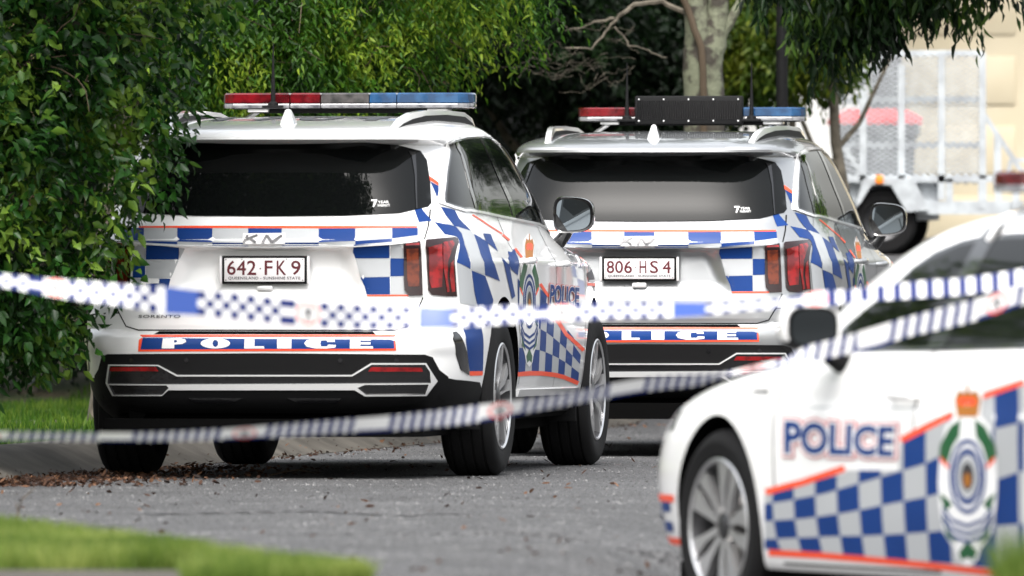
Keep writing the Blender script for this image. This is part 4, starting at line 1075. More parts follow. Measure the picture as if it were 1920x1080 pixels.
tape('police_tape', [(-900, 430, 462), (0, 513, 538), (100, 522, 555), (160, 526, 564), (240, 533, 575), (300, 537, 587), (370, 546, 592), (450, 552, 601), (500, 558, 606), (600, 566, 613), (700, 572, 616), (800, 575, 615), (860, 578, 613), (910, 576, 611), (960, 573, 608), (1000, 577, 605), (1060, 572, 602), (1100, 570, 601), (1140, 567, 598), (1250, 566, 594), (1320, 567, 590), (1400, 566, 582), (1440, 562, 580), (1480, 557, 575), (1540, 547, 576), (1600, 544, 567), (1650, 536, 564), (1740, 526, 557), (1800, 521, 552), (1850, 514, 546), (1920, 503, 538), (2700, 400, 440)],
     'upper blue and white checkered police tape, running level across both number plate heights', 3, (30, 1), lambda x: 36.7)
tape('police_tape', [(-900, 812, 830), (0, 810, 827), (200, 810, 827), (400, 805, 825), (500, 799, 822), (640, 787, 813), (700, 782, 810), (800, 771, 801), (900, 758, 790), (1000, 747, 772), (1080, 735, 758), (1140, 722, 748), (1240, 706, 731), (1300, 702, 724), (1350, 698, 709), (1430, 681, 690), (1475, 670, 684), (1510, 650, 680), (1576, 633, 667), (1644, 613, 653), (1698, 597, 634), (1779, 575, 615), (1834, 560, 600), (1920, 532, 570), (2700, 300, 345)],
     'lower blue and white checkered police tape, low across the wheels and rising to the right', 8, (8, 0), lambda x: 36.4)
# ============================================================ ground
def kerb_x(Y): return -10.93 + .167 * Y
def rise(Y): return 1.05 * smooth(69, 79, Y)
def near_edge(X): return 39.0 - (X + 1.77) * 4.8          # road / near verge border (Y) on the left
def road_z(X, Y): return rise(Y) - .25 * smooth(.1, 1.0, X) * smooth(47, 40, Y)
def grid(name, X0, X1, nx, Y0, Y1, ny, fz, mat, fx=None):
    vs = []; fs = []
    for j in range(ny + 1):
        Y = Y0 + (Y1 - Y0) * j / ny
        for i in range(nx + 1):
            X = X0 + (X1 - X0) * i / nx
            if fx: X = fx(X, Y)
            vs.append((X, Y, fz(X, Y)))
    for j in range(ny):
        for i in range(nx): a = j * (nx + 1) + i; fs.append([a, a + 1, a + nx + 2, a + nx + 1])
    return mk(name, vs, fs, mat)
def asphalt():
    m = pm('asphalt', (.12, .12, .123), .75); nt = m.node_tree; N = nt.nodes; L = nt.links; b = N["Principled BSDF"]
    tc = N.new("ShaderNodeTexCoord")
    n1 = N.new("ShaderNodeTexNoise"); n1.inputs['Scale'].default_value = 45; n1.inputs['Detail'].default_value = 3; n1.inputs['Roughness'].default_value = .8
    n2 = N.new("ShaderNodeTexNoise"); n2.inputs['Scale'].default_value = .9; n2.inputs['Detail'].default_value = 4
    v = N.new("ShaderNodeTexVoronoi"); v.inputs['Scale'].default_value = 40
    for n in (n1, n2, v): L.new(tc.outputs['Object'], n.inputs['Vector'])
    r = N.new("ShaderNodeValToRGB"); r.color_ramp.elements[0].position = .40; r.color_ramp.elements[1].position = .66
    r.color_ramp.elements[0].color = (.012, .012, .013, 1); r.color_ramp.elements[1].color = (.13, .13, .133, 1); L.new(n1.outputs['Fac'], r.inputs[0])
    r2 = N.new("ShaderNodeValToRGB"); r2.color_ramp.elements[0].position = .3; r2.color_ramp.elements[1].position = .7
    r2.color_ramp.elements[0].color = (.72, .72, .72, 1); r2.color_ramp.elements[1].color = (1.1, 1.1, 1.1, 1); L.new(n2.outputs['Fac'], r2.inputs[0])
    mx = N.new("ShaderNodeMix"); mx.data_type = 'RGBA'; mx.blend_type = 'MULTIPLY'; mx.inputs[0].default_value = 1
    L.new(r.outputs[0], mx.inputs[6]); L.new(r2.outputs[0], mx.inputs[7])
    mp = N.new("ShaderNodeMapRange"); mp.inputs[1].default_value = 0; mp.inputs[2].default_value = .16; mp.inputs[3].default_value = 1; mp.inputs[4].default_value = 0
    L.new(v.outputs['Distance'], mp.inputs[0])
    wn_ = N.new("ShaderNodeMath"); wn_.operation = 'GREATER_THAN'; wn_.inputs[1].default_value = .78; L.new(v.outputs['Color'], wn_.inputs[0])
    mm = N.new("ShaderNodeMath"); mm.operation = 'MULTIPLY'; L.new(mp.outputs[0], mm.inputs[0]); L.new(wn_.outputs[0], mm.inputs[1])
    m2 = N.new("ShaderNodeMix"); m2.data_type = 'RGBA'; L.new(mm.outputs[0], m2.inputs[0]); L.new(mx.outputs[2], m2.inputs[6]); m2.inputs[7].default_value = (.55, .55, .55, 1)
    L.new(m2.outputs[2], b.inputs['Base Color'])
    bp = N.new("ShaderNodeBump"); bp.inputs['Strength'].default_value = .6; bp.inputs['Distance'].default_value = .006; L.new(n1.outputs['Fac'], bp.inputs['Height']); L.new(bp.outputs[0], b.inputs['Normal'])
    return m
M['asphalt'] = asphalt()
M['concrete'] = pm('kerb_concrete', (.030, .026, .020), .85, noise=(4, (.075, .067, .056), .35, .7), bump=(60, .5, .004))
M['soil'] = pm('lawn_soil', (.035, .055, .015), .9, noise=(3, (.06, .05, .025), .4, .65), bump=(30, .6, .01))
M['ground'] = pm('far_ground', (.09, .085, .05), .9, noise=(.5, (.14, .12, .08), .4, .6))
ZG = -.02
g = grid('ground', -400, 400, 40, -200, 600, 40, lambda X, Y: -.5 + (1.3 if Y > 105 else rise(Y) if Y > 72 else 0), M['ground']); tag(g, kind='structure')
rd = grid('road', 0, 22, 60, 28, 110, 164, road_z, M['asphalt'], fx=lambda t, Y: kerb_x(max(Y, 30)) - .0 + t if Y > 42 else (kerb_x(Y) + t - (1.5 if Y < 42 else 0))); tag(rd, kind='structure')
# lay-back kerb following the road edge
prof = [(0, -.02), (0.0, .003), (-.06, .012), (-.14, .05), (-.26, .115), (-.33, .135), (-.48, .138), (-.49, .10)]
vs = []; fs = []; NY = 120
for j in range(NY + 1):
    Y = 30 + 80 * j / NY
    for (dx, dz) in prof: vs.append((kerb_x(Y) + .06 + dx, Y, rise(Y) + dz))
for j in range(NY):
    for k in range(len(prof) - 1): a = j * len(prof) + k; fs.append([a, a + len(prof), a + len(prof) + 1, a + 1])
kb = mk('kerb', vs, fs, M['concrete']); tag(kb, kind='structure')
mbs = MB(); seam = [(250, 966), (420, 962), (600, 960), (760, 968), (840, 964), (900, 966)]
pts_ = [(lambda Y_: ((px - 960) / FP * Y_, Y_))(FP * CZ / (py - HY)) for px, py in seam]
vs = []; fs = []
for i in range(70):
    t = i / 69 * (len(pts_) - 1); k_ = min(int(t), len(pts_) - 2); f_ = t - k_; x_ = pts_[k_][0] + (pts_[k_ + 1][0] - pts_[k_][0]) * f_; y_ = pts_[k_][1] + (pts_[k_ + 1][1] - pts_[k_][1]) * f_ + random.Random(i).uniform(-.12, .12)
    w_ = random.Random(i + 99).uniform(.01, .12); vs += [(x_, y_ - w_, road_z(x_, y_) + .004), (x_, y_ + w_, road_z(x_, y_) + .004)]
fs = [[2 * i, 2 * i + 2, 2 * i + 3, 2 * i + 1] for i in range(69)]
mk('tar_seam', vs, fs, pm('tar', (.04, .04, .041), .7), rd)
# verge behind the kerb
vg = grid('verge', -24, -.41, 60, 30, 110, 120, lambda X, Y: rise(Y) + .115 + .03 * math.sin(X * 3) * math.sin(Y * 1.3), M['soil'], fx=lambda t, Y: kerb_x(Y) + t); tag(vg, kind='structure')
# near verge and the path at the bottom left
def nv_z(X, Y): return .03 - .0 + road_z(X, Y)
vs = []; fs = []; NX = 60; NYn = 24
for i in range(NX + 1):
    X = -6 + 7.2 * i / NX
    for j in range(NYn + 1):
        Y1 = near_edge(X); Y0 = 30; Y = Y0 + (Y1 - Y0) * j / NYn
        vs.append((X, Y, .012 + .02 * smooth(0, .4, Y1 - Y)))
for i in range(NX):
    for j in range(NYn): a = i * (NYn + 1) + j; fs.append([a, a + NYn + 1, a + NYn + 2, a + 1])
nv = mk('near_verge', vs, fs, M['soil']); tag(nv, kind='structure')
pth = mk('path', [(-6, 20, .06), (-.6, 20, .06), (-.95, 34.5, .06), (-6, 34.8, .06), (-6, 20, 0), (-.6, 20, 0), (-.95, 34.5, 0), (-6, 34.8, 0)], [[0, 1, 2, 3], [1, 5, 6, 2], [2, 6, 7, 3]], M['concrete'], smooth=False); tag(pth, kind='structure')

# ============================================================ foliage builders
def leaves_np(P, D, Ln, Wd, rng, fold=.25, curl=.25):
    """P base points, D leaf directions (unit), Ln lengths, Wd widths -> verts, faces (2 quads per leaf)"""
    n = len(P); r = rng.normal(size=(n, 3)); r[:, 2] += .8
    s = np.cross(D, r); s /= np.linalg.norm(s, axis=1, keepdims=True) + 1e-9; up = np.cross(s, D)
    L = Ln[:, None]; w = Wd[:, None]
    b = P; t = P + D * L - up * L * curl; m = P + D * L * .5 + up * L * (.02)
    l1 = P + D * L * .38 + s * w * .5 + up * w * fold; l2 = P + D * L * .38 - s * w * .5 + up * w * fold
    l3 = P + D * L * .72 + s * w * .32 + up * (w * fold * .6 - L * curl * .4); l4 = P + D * L * .72 - s * w * .32 + up * (w * fold * .6 - L * curl * .4)
    mm = P + D * L * .55 - up * L * curl * .2
    V = np.stack([b, l1, l3, t, l4, l2, mm], 1).reshape(-1, 3)
    i = np.arange(n)[:, None] * 7
    F = np.concatenate([i + np.array([[0, 1, 2, 6]]), i + np.array([[6, 2, 3, 4]]), i + np.array([[0, 6, 4, 5]])], 0)
    return V, F
def mesh_np(name, V, F, mat, parent=None):
    me = bpy.data.meshes.new(name); k = F.shape[1]; n = len(F)
    me.vertices.add(len(V)); me.vertices.foreach_set('co', V.astype(np.float32).ravel())
    me.loops.add(n * k); me.loops.foreach_set('vertex_index', F.astype(np.int32).ravel())
    me.polygons.add(n); me.polygons.foreach_set('loop_start', np.arange(0, n * k, k, dtype=np.int32)); me.polygons.foreach_set('loop_total', np.full(n, k, dtype=np.int32))
    me.update(calc_edges=True); me.materials.append(mat)
    o = bpy.data.objects.new(name, me); COL.objects.link(o); o.parent = parent
    return o
def blob_points(blobs, n, rng, shell=.55):
    """points in ellipsoids (cx,cy,cz,rx,ry,rz,weight), biased to the shell"""
    wts = np.array([b[6] if len(b) > 6 else b[3] * b[4] * b[5] for b in blobs]) ; wts = wts / wts.sum()
    idx = rng.choice(len(blobs), n, p=wts); B = np.array([b[:6] for b in blobs])[idx]
    d = rng.normal(size=(n, 3)); d /= np.linalg.norm(d, axis=1, keepdims=True)
    r = (shell + (1 - shell) * rng.random(n)) * (.85 + .3 * rng.random(n))
    return B[:, :3] + d * r[:, None] * B[:, 3:6], d
def sprays(blobs, ntw, per, Lt, leaf, wid, rng, droop=.5, dirj=.7, shell=.5, bias=(0, 0, 0), lspread=.8):
    P0, d0 = blob_points(blobs, ntw, rng, shell)
    D = d0 * .6 + rng.normal(size=(ntw, 3)) * dirj * .5 + np.array([0, 0, -droop]) + np.array(bias); D /= np.linalg.norm(D, axis=1, keepdims=True)
    Ps, Ds = [], []
    for k in range(per):
        t = (k + 1) / per; p = P0 + D * (Lt * t) + np.array([0, 0, -1]) * (droop * Lt * .5 * t * t)
        s = np.cross(D, np.array([0, 0, 1.0])); s /= np.linalg.norm(s, axis=1, keepdims=True) + 1e-9
        sg = 1 if k % 2 else -1
        dd = D * .7 + s * sg * lspread + np.array([0, 0, -droop * .8]) + rng.normal(size=(ntw, 3)) * .3; dd /= np.linalg.norm(dd, axis=1, keepdims=True)
        Ps.append(p); Ds.append(dd)
    P = np.concatenate(Ps); Dd = np.concatenate(Ds); n = len(P)
    return leaves_np(P, Dd, leaf * (.45 + .95 * rng.random(n)), wid * (.5 + .9 * rng.random(n)), rng)
M['bark'] = pm('grey_bark', (.07, .06, .045), .85, noise=(12, (.15, .13, .10), .4, .65), bump=(30, .8, .01))
M['lichen'] = pm('lichen_bark', (.04, .034, .026), .85, noise=(8, (.14, .15, .10), .47, .56), bump=(25, .8, .012))
M['twig'] = pm('brown_twig', (.055, .038, .022), .8)
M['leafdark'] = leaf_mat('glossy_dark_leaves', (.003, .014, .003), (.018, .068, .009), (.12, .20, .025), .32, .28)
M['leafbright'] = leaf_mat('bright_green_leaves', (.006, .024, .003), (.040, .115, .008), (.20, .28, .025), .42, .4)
M['leafback'] = leaf_mat('shade_leaves', (.002, .006, .002), (.005, .016, .004), (.014, .038, .007), .5, .25, .8)  # near-black greens with the deep shade put into the leaf colour
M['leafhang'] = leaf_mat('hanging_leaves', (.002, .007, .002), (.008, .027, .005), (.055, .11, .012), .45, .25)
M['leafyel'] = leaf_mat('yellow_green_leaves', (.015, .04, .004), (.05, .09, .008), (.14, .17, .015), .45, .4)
def limb(mb, pts, r0, r1, rng, n=9, wob=.02):
    P = [Vector(p) for p in pts]; out = []; rad = []
    k = 4
    for i in range(len(P) - 1):
        for j in range(k):
            t = j / k; out.append(P[i].lerp(P[i + 1], t) + Vector(rng.normal(size=3) * wob * (0 if i == 0 and j == 0 else 1)))
    out.append(P[-1])
    m = len(out)
    for i in range(m): rad.append(r0 + (r1 - r0) * (i / (m - 1)) ** .8)
    mb.tube(out, rad, n=n)
def tree(name, label, base, trunk, limbs, blobs, sp, mat, seed, group=None, bark='bark', stems=0, cat='tree'):
    """trunk: list of pts with r0,r1; limbs: list of (pts, r0, r1); sp: sprays kwargs"""
    rng = np.random.default_rng(seed); e = empty(name, base); tag(e, label, cat, group)
    B = Vector(base)
    mb = MB()
    limb(mb, trunk[0], trunk[1], trunk[2], rng, 14, .012)
    for (pts, a, b) in limbs: limb(mb, pts, a, b, rng)
    t = mb.build('trunk', [M[bark]], e); t.data.transform(Matrix.Translation(-B))
    Vs = []; Fs = []; off = 0
    for kw in sp:
        kw = dict(kw); bl = kw.pop('blobs', blobs)
        V, F = sprays(bl, rng=rng, **kw); Vs.append(V); Fs.append(F + off); off += len(V)
    V = np.concatenate(Vs) - np.array(base); F = np.concatenate(Fs)
    mesh_np('crown', V, F, M[mat], e)
    if stems:
        mb = MB(); P0, d = blob_points(blobs, stems, rng, .2)
        for p, dd in zip(P0, d):
            q = [Vector(p)]; v = Vector(dd) * .07 + Vector((0, 0, -.01))
            for _ in range(4): v = v + Vector(rng.normal(size=3)) * .022; q.append(q[-1] + v)
            mb.tube(q, [.004, .0035, .003, .0025, .0015], n=4)
        s_ = mb.build('twigs', [M['twig']], e); s_['kind'] = 'stuff'; s_.data.transform(Matrix.Translation(-B))
    return e
# big leafy tree at the left, over the rear of the white car
def B(px, py, Y, rx, ry, rz, w=None):
    p = at(px, py, Y); return (p.x, p.y, p.z, rx, ry, rz) + ((w,) if w else ())
bl = [B(-60, 120, 52.0, .75, .6, .6), B(90, 60, 52.1, .55, .6, .5), B(200, 130, 52.2, .28, .4, .34), B(290, 40, 52.4, .24, .45, .30), B(50, 330, 51.9, .45, .5, .45), B(175, 300, 52.0, .20, .35, .28), B(235, 230, 52.1, .17, .25, .18), B(10, 500, 51.9, .40, .45, .30), B(110, 440, 51.9, .17, .35, .22),
      B(40, 590, 52.0, .18, .35, .12), B(-120, 400, 52.0, .6, .6, .8), B(-300, 100, 52, 1.0, .8, 1.0), B(20, -200, 52.3, 1.0, .8, .7), B(330, -120, 52.6, .6, .6, .40), (-1.9, 51.3, 3.9, .9, .8, .5)]
tree('leafy_tree', 'dense glossy dark-green tree at the left edge, its leaves hanging over the white car tail', (-3.1, 52.6, .12), ([(-3.1, 52.6, .05), (-3.0, 52.6, .7), (-2.8, 52.5, 1.4), (-2.6, 52.4, 2.2), (-2.5, 52.4, 3.2)], .11, .04),
     [([(-2.9, 52.5, 1.1), (-2.4, 52.2, 1.6), (-1.9, 52.1, 1.7)], .04, .012), ([(-2.9, 52.6, .9), (-2.3, 52.3, 1.1), (-2.0, 52.2, .9)], .035, .01), ([(-2.7, 52.4, 1.8), (-2.1, 52.3, 2.1), (-1.7, 52.2, 2.0)], .035, .01), ([(-2.8, 52.5, 1.5), (-3.3, 52.4, 2.0)], .03, .01)],
     bl, [dict(ntw=4200, per=7, Lt=.20, leaf=.062, wid=.032, droop=.45, shell=.35),
          dict(ntw=260, per=7, Lt=.20, leaf=.06, wid=.030, droop=.5, shell=.1, blobs=[B(285, 180, 52.0, .06, .12, .12), B(280, 270, 52.0, .05, .12, .12), B(245, 330, 52.0, .04, .1, .10), B(205, 390, 52.0, .04, .1, .09), B(180, 450, 51.9, .06, .1, .10), B(40, 600, 52.0, .2, .2, .06), B(90, 580, 51.9, .06, .15, .06)]),
          dict(ntw=1500, per=7, Lt=.3, leaf=.10, wid=.06, droop=.4, shell=.1, blobs=[(-1.9, 51.2, 3.9, 1.0, .8, .4), (-1.25, 51.3, 4.0, .5, .7, .35)])],  # dense unseen foliage overhead, added to darken the rear window reflection
     'leafdark', 11, stems=200)
# dark low hedge behind it
tree('hedge_shrub', 'very dark shrub in deep shade behind the left tree, above the strip of lawn', (-3.0, 70.5, .18), ([(-3.0, 70.5, .1), (-3.0, 70.5, .6), (-2.9, 70.5, 1.0)], .06, .02), [([(-3.0, 70.5, .4), (-2.4, 70.4, .9)], .03, .01)],
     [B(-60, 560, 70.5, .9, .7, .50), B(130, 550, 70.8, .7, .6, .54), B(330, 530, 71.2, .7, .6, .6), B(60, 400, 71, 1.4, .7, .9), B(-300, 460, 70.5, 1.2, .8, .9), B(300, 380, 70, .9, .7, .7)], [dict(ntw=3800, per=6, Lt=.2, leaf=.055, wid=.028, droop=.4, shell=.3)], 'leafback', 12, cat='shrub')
# bright tree behind the white car
bl = [B(470, 30, 61, .55, .6, .45), B(620, 60, 61.2, .45, .5, .35), B(740, 30, 61.4, .42, .5, .35), B(560, 150, 61, .42, .45, .28), B(420, 150, 60.8, .30, .4, .30), B(700, 140, 61.2, .30, .4, .18), B(800, -20, 61.5, .40, .5, .30), B(920, -30, 61.8, .35, .4, .22), B(790, 120, 61.6, .16, .3, .14), B(1000, 5, 61.8, .10, .2, .08), B(650, -150, 61.4, 1.2, .8, .5), B(380, 60, 60.8, .3, .4, .4), B(300, -100, 61, .8, .7, .6)]
tree('feathery_tree', 'bright green tree with drooping feathery sprays above the light bar of the white car', (-2.2, 61.5, .12), ([(-2.2, 61.5, .0), (-2.15, 61.5, 1.2), (-2.0, 61.5, 2.2), (-1.7, 61.5, 3.2)], .12, .05),
     [([(-2.1, 61.5, 1.6), (-1.4, 61.3, 2.2), (-.6, 61.2, 2.4)], .04, .012), ([(-1.9, 61.5, 2.4), (-1.0, 61.4, 2.6), (-.1, 61.4, 2.5)], .035, .01)],
     bl, [dict(ntw=6200, per=9, Lt=.24, leaf=.050, wid=.015, droop=.75, shell=.45, lspread=.9)], 'leafbright', 21, stems=120)

# dark trees closing the background
dark = [
 ('shade_tree', 'dark shaded tree behind the feathery bright one', [B(520, 100, 72, 1.4, 1.2, 1.2), B(300, 200, 71, 1.5, 1.0, 1.2), B(680, 280, 72, .6, 1.0, .7)], -1.4, 72, 31),
 ('shade_tree', 'dark shaded tree between the feathery tree and the mottled trunk', [B(960, -10, 72, .8, 1.0, .55), B(1140, 120, 73, .5, .9, .6), B(850, 120, 73, .22, .6, .4), B(1110, 230, 74, .26, .6, .32), B(1200, 60, 73, .8, .8, .8)], .3, 73, 32),
 ('shade_tree', 'dark shaded tree standing right behind the mottled trunk', [B(1230, 150, 75, .35, .7, .8), B(1300, -40, 75, 1.2, .9, .6), B(1180, 220, 75, .25, .5, .25)], 1.05, 75, 33)]
for (nm, lb, bb, X, Y, sd_) in dark:
    tree(nm, lb, (X, Y, rise(Y) + .1), ([(X, Y, rise(Y)), (X, Y, 1.2), (X + .1, Y, 2.4), (X + .1, Y, 3.5)], .14, .05), [([(X, Y, 1.4), (X - .6, Y, 2.2)], .05, .015), ([(X, Y, 1.6), (X + .6, Y, 2.4)], .05, .015)], bb,
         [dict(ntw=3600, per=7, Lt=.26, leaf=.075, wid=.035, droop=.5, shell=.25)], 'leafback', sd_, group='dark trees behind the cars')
# unseen high canopy, added only to shade the background
tree('added_shade_canopy', 'unseen tall tree far left, its dark canopy added to shade the background trees', (-4.6, 70, .1), ([(-4.6, 70, .0), (-4.6, 70, 2.5), (-4.3, 70, 4.6)], .22, .1), [([(-4.5, 70, 3.2), (-2.5, 71, 4.2)], .08, .03), ([(-4.4, 70, 3.4), (-3, 67, 4.4)], .08, .03)],
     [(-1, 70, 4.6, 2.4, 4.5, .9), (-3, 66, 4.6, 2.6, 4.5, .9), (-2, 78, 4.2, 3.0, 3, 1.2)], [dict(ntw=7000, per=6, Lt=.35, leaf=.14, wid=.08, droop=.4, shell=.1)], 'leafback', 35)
# yellow-green shrub to the right of the trunk
tree('yellow_green_tree', 'yellow-green tree between the lamp post and the mottled trunk', (2.1, 72, .1), ([(2.1, 72, .0), (2.1, 72, 1.2), (2.0, 72, 2.3)], .05, .03), [([(2.1, 72, 1.3), (1.7, 72, 2.2)], .025, .01), ([(2.0, 72, 1.5), (2.4, 72, 2.3)], .025, .01), ([(1.86, 72, .1), (1.8, 72, 1.6), (1.7, 72, 2.3)], .035, .02)],
     [B(1410, 60, 72, .24, .5, .3), B(1430, 100, 72, .12, .4, .08), B(1530, 60, 72.5, .24, .4, .2), B(1500, 10, 72, .4, .5, .3)], [dict(ntw=1500, per=8, Lt=.24, leaf=.065, wid=.026, droop=.7, shell=.3)], 'leafyel', 41)
# overhanging branches, top right
bl = [B(1455, -70, 62, .14, .5, .10), B(1530, -30, 62, .16, .4, .16), B(1610, -20, 62, .22, .4, .16), B(1535, 60, 62, .05, .2, .17), B(1580, 30, 62, .08, .2, .16), B(1640, 20, 62, .12, .25, .10), B(1700, -45, 62, .18, .4, .14), B(1770, -60, 62, .16, .4, .12), B(1822, -20, 62, .05, .2, .12), B(1900, -75, 62, .14, .3, .08), B(1700, -150, 62, .9, .9, .25)]
tree('overhanging_tree', 'tree whose dark pointed leaves hang down in front of the trailer and cream wall', (6.2, 67.5, .05), ([(6.2, 67.5, -.4), (6.1, 67.3, 1.8), (5.0, 65.4, 3.1), (3.6, 62.5, 3.4)], .16, .08), [([(5.0, 65.4, 3.1), (3.2, 63.1, 3.0), (2.4, 62, 2.9)], .05, .015), ([(3.6, 62.2, 3.4), (2.2, 62, 3.2), (1.2, 62, 2.8)], .05, .015)],
     bl, [dict(ntw=1700, per=7, Lt=.16, leaf=.085, wid=.026, droop=1.2, shell=.25, dirj=.4, lspread=.45)], 'leafhang', 51)
# mottled trunk
rngT = np.random.default_rng(5)
e = empty('mottled_tree', (1.14, 66, .1)); tag(e, 'pale grey-barked tree with lichen patches, trunk forking behind the silver car', 'tree')
mb = MB(); s_ = 66 / FP
def tp(px, py, dy=0): p = at(px, py, 66 + dy); return Vector((p.x - 1.14, p.y - 66, p.z - .1))
limb(mb, [tp(1322, 540), tp(1322, 300), tp(1320, 180), tp(1318, 90)], .125, .115, rngT, 18, .004)
limb(mb, [tp(1318, 110), tp(1308, 40), tp(1300, -60), tp(1290, -200)], .095, .05, rngT, 14, .006)
limb(mb, [tp(1330, 110), tp(1345, 50), tp(1348, -40), tp(1352, -200)], .085, .045, rngT, 14, .006)
limb(mb, [tp(1348, 75), tp(1368, 40), tp(1385, 10), tp(1400, -60)], .035, .022, rngT, 10, .003)
mb.build('trunk', [M['lichen']], e)
mb = MB(); limb(mb, [tp(1319, 420, -.10), tp(1320, 180, -.135), tp(1316, 90, -.13), tp(1290, 20, -.10), tp(1270, -30, -.1)], .022, .02, rngT, 8, .002); mb.build('vine', [M['twig']], e)
mb = MB()
limb(mb, [tp(1290, 25), tp(1240, 3), tp(1190, 8), tp(1160, 30)], .018, .012, rngT, 6, .004)
limb(mb, [tp(1160, 30), tp(1135, 60), tp(1110, 92), tp(1060, 90)], .010, .005, rngT, 6, .004)
limb(mb, [tp(1152, 35), tp(1120, 40), tp(1095, 50), tp(1060, 58)], .010, .003, rngT, 5, .004)
limb(mb, [tp(1152, 50), tp(1180, 85), tp(1215, 95), tp(1250, 108)], .006, .003, rngT, 5, .005)
for k in range(34):
    x0 = 1000 + 200 * rngT.random(); y0 = 45 + 100 * rngT.random(); x1 = x0 - 30 - 70 * rngT.random(); y1 = y0 + (rngT.random() - .4) * 70
    limb(mb, [tp(x0, y0, .1), tp((x0 + x1) / 2, (y0 + y1) / 2 + 12 * rngT.normal(), .1), tp(x1, y1, .1)], .0018, .0008, rngT, 4, .008)
mb.build('bare_branch', [M['bark']], e)
# lamp post
mb = MB(); px = at(1466, 300, 68)
mb.tube([(0, 0, 0), (0, 0, .5), (0, 0, .52), (0, 0, 4.2)], [.07, .065, .038, .032], n=14)
mb.tube([(0, 0, 4.2), (0, -.25, 4.5), (0, -.7, 4.6)], [.03, .025, .02], n=10)
lp = empty('lamp_post', (px.x, 68, 0)); tag(lp, 'slim black lamp post rising behind the roof of the silver car', 'lamp post')
mb.build('pole', [M['plastic']], lp); mb = MB(); mb.box((0, -.9, 4.6), (.16, .45, .07), bev=.02); mb.build('lamp_head', [M['plastic']], lp)

for i, (X, Y, L_) in enumerate(((-6.4, 47, 'broad unseen tree added on the left verge for window reflections, beside the near grass'), (-8.6, 51, 'broad unseen tree added on the left verge for window reflections, beyond the near one'), (-11.5, 56, 'broad unseen tree added farthest left on the verge for window reflections'))):
    tree('added_verge_tree', L_, (X, Y, .1), ([(X, Y, 0), (X, Y, 2.4), (X + .2, Y, 4.8)], .16, .08), [([(X, Y, 1.2), (X + 1, Y, 2.6)], .05, .02), ([(X, Y, 1.5), (X - 1, Y, 3)], .05, .02)], [(X, Y, 4.4, 2.3, 2.0, 2.2), (X + .6, Y + .5, 1.9, 1.7, 1.6, 1.4)], [dict(ntw=1600, per=6, Lt=.4, leaf=.16, wid=.09, droop=.4, shell=.3)], 'leafbright', 90 + i, group='unseen trees added beside the road for reflections')  # unseen trees added so the sedan's side windows reflect dark foliage
tree('added_street_tree', 'tall unseen tree added on the far right verge for window reflections, beyond the cream house', (9.2, 80, 1.0), ([(9.2, 80, .9), (9.2, 80, 2.4), (9.4, 80, 3.3)], .18, .1), [([(9.2, 80, 2.2), (10.4, 80, 3.2)], .06, .02), ([(9.2, 80, 2.2), (8, 80, 3)], .06, .02)], [(9.4, 80, 2.9, 1.9, 1.6, .9), (12, 82, 3.4, 1.8, 1.5, 1.5)], [dict(ntw=1800, per=6, Lt=.4, leaf=.18, wid=.10, droop=.4, shell=.3)], 'leafbright', 89)  # unseen tree added for reflections in the four-wheel drives' side windows
for i, (X, Y, L_) in enumerate(((-9, -22, 'round tree behind the camera, left'), (3, -34, 'round tree behind the camera, middle'), (14, -24, 'round tree behind the camera, right'))):
    tree('round_tree', L_, (X, Y, -.5), ([(X, Y, -.5), (X, Y, 2), (X + .3, Y, 4.5)], .2, .1), [([(X, Y, 2.2), (X + 1.4, Y, 3.8)], .06, .02), ([(X, Y, 2.5), (X - 1.4, Y, 4)], .06, .02)], [(X, Y, 4.6, 3.0, 2.6, 2.4), (X + 1.6, Y + .5, 3.2, 2.0, 1.8, 1.4)], [dict(ntw=1500, per=6, Lt=.6, leaf=.30, wid=.16, droop=.4, shell=.3)], 'leafdark', 95 + i, group='trees behind the camera')
# ============================================================ houses
M['cream'] = pm('cream_cladding', (.56, .49, .35), .6, noise=(1.5, (.60, .53, .39), .4, .6))
M['render'] = pm('white_render', (.66, .66, .65), .7)
M['brick'] = pm('tan_brick', (.12, .075, .045), .85, noise=(3, (.16, .10, .065), .4, .6))
M['galv'] = pm('galvanised_steel', (.36, .38, .40), .5, metal=.1, noise=(9, (.46, .49, .51), .4, .6))
M['binlid'] = pm('red_bin_lid', (.60, .03, .035), .45); M['binbody'] = pm('grey_bin_body', (.05, .05, .053), .5)
M['greyd'] = pm('grey_door', (.10, .10, .105), .5); M['roof'] = pm('roof_sheet', (.18, .17, .16), .6)
GZ = 1.05
h = empty('garage_house', (4.0, 87, GZ)); tag(h, 'cream house with a panelled garage door behind the mesh trailer', 'house')
def loc(px, py, Y): p = at(px, py, Y); return (p.x - 4.0, p.z - GZ)
# wall with the garage opening built around the door
dx0 = at(1655, 100, 87).x - 4.0; mb = MB()
mb.box((-1.55 + (dx0 + 1.55) / 2 * 0 - .0 - .28, .15, 1.7), (dx0 + 2.1 - .0, .3, 3.4)) if False else None
xl = at(1548, 100, 87).x - 4.0
mb.box(((xl + dx0) / 2, .12, 1.75), (dx0 - xl, .24, 3.5)); mb.box((dx0 + 1.62, .12, 3.1), (3.24, .24, .8)); mb.box((dx0 + 3.39, .12, 1.75), (.3, .24, 3.5)); mb.box(((xl + dx0 + 3.54) / 2, 3.26, 1.75), (dx0 + 3.5 - xl - .04, 6, 3.4))
mb.build('wall', [M['cream']], h)
mb = MB(); mb.box(((xl + dx0 + 3.5) / 2, 3, 3.6), (dx0 + 4.2 - xl, 8, .15)); mb.build('roof', [M['roof']], h)
mb = MB(); mb.box((dx0 + 1.62, .10, 1.35), (3.22, .04, 2.68))
for r_ in range(5):
    for c_ in range(3): mb.box((dx0 + .56 + c_ * 1.07, .075, .27 + r_ * .535), (.92, .022, .37), bev=.012)
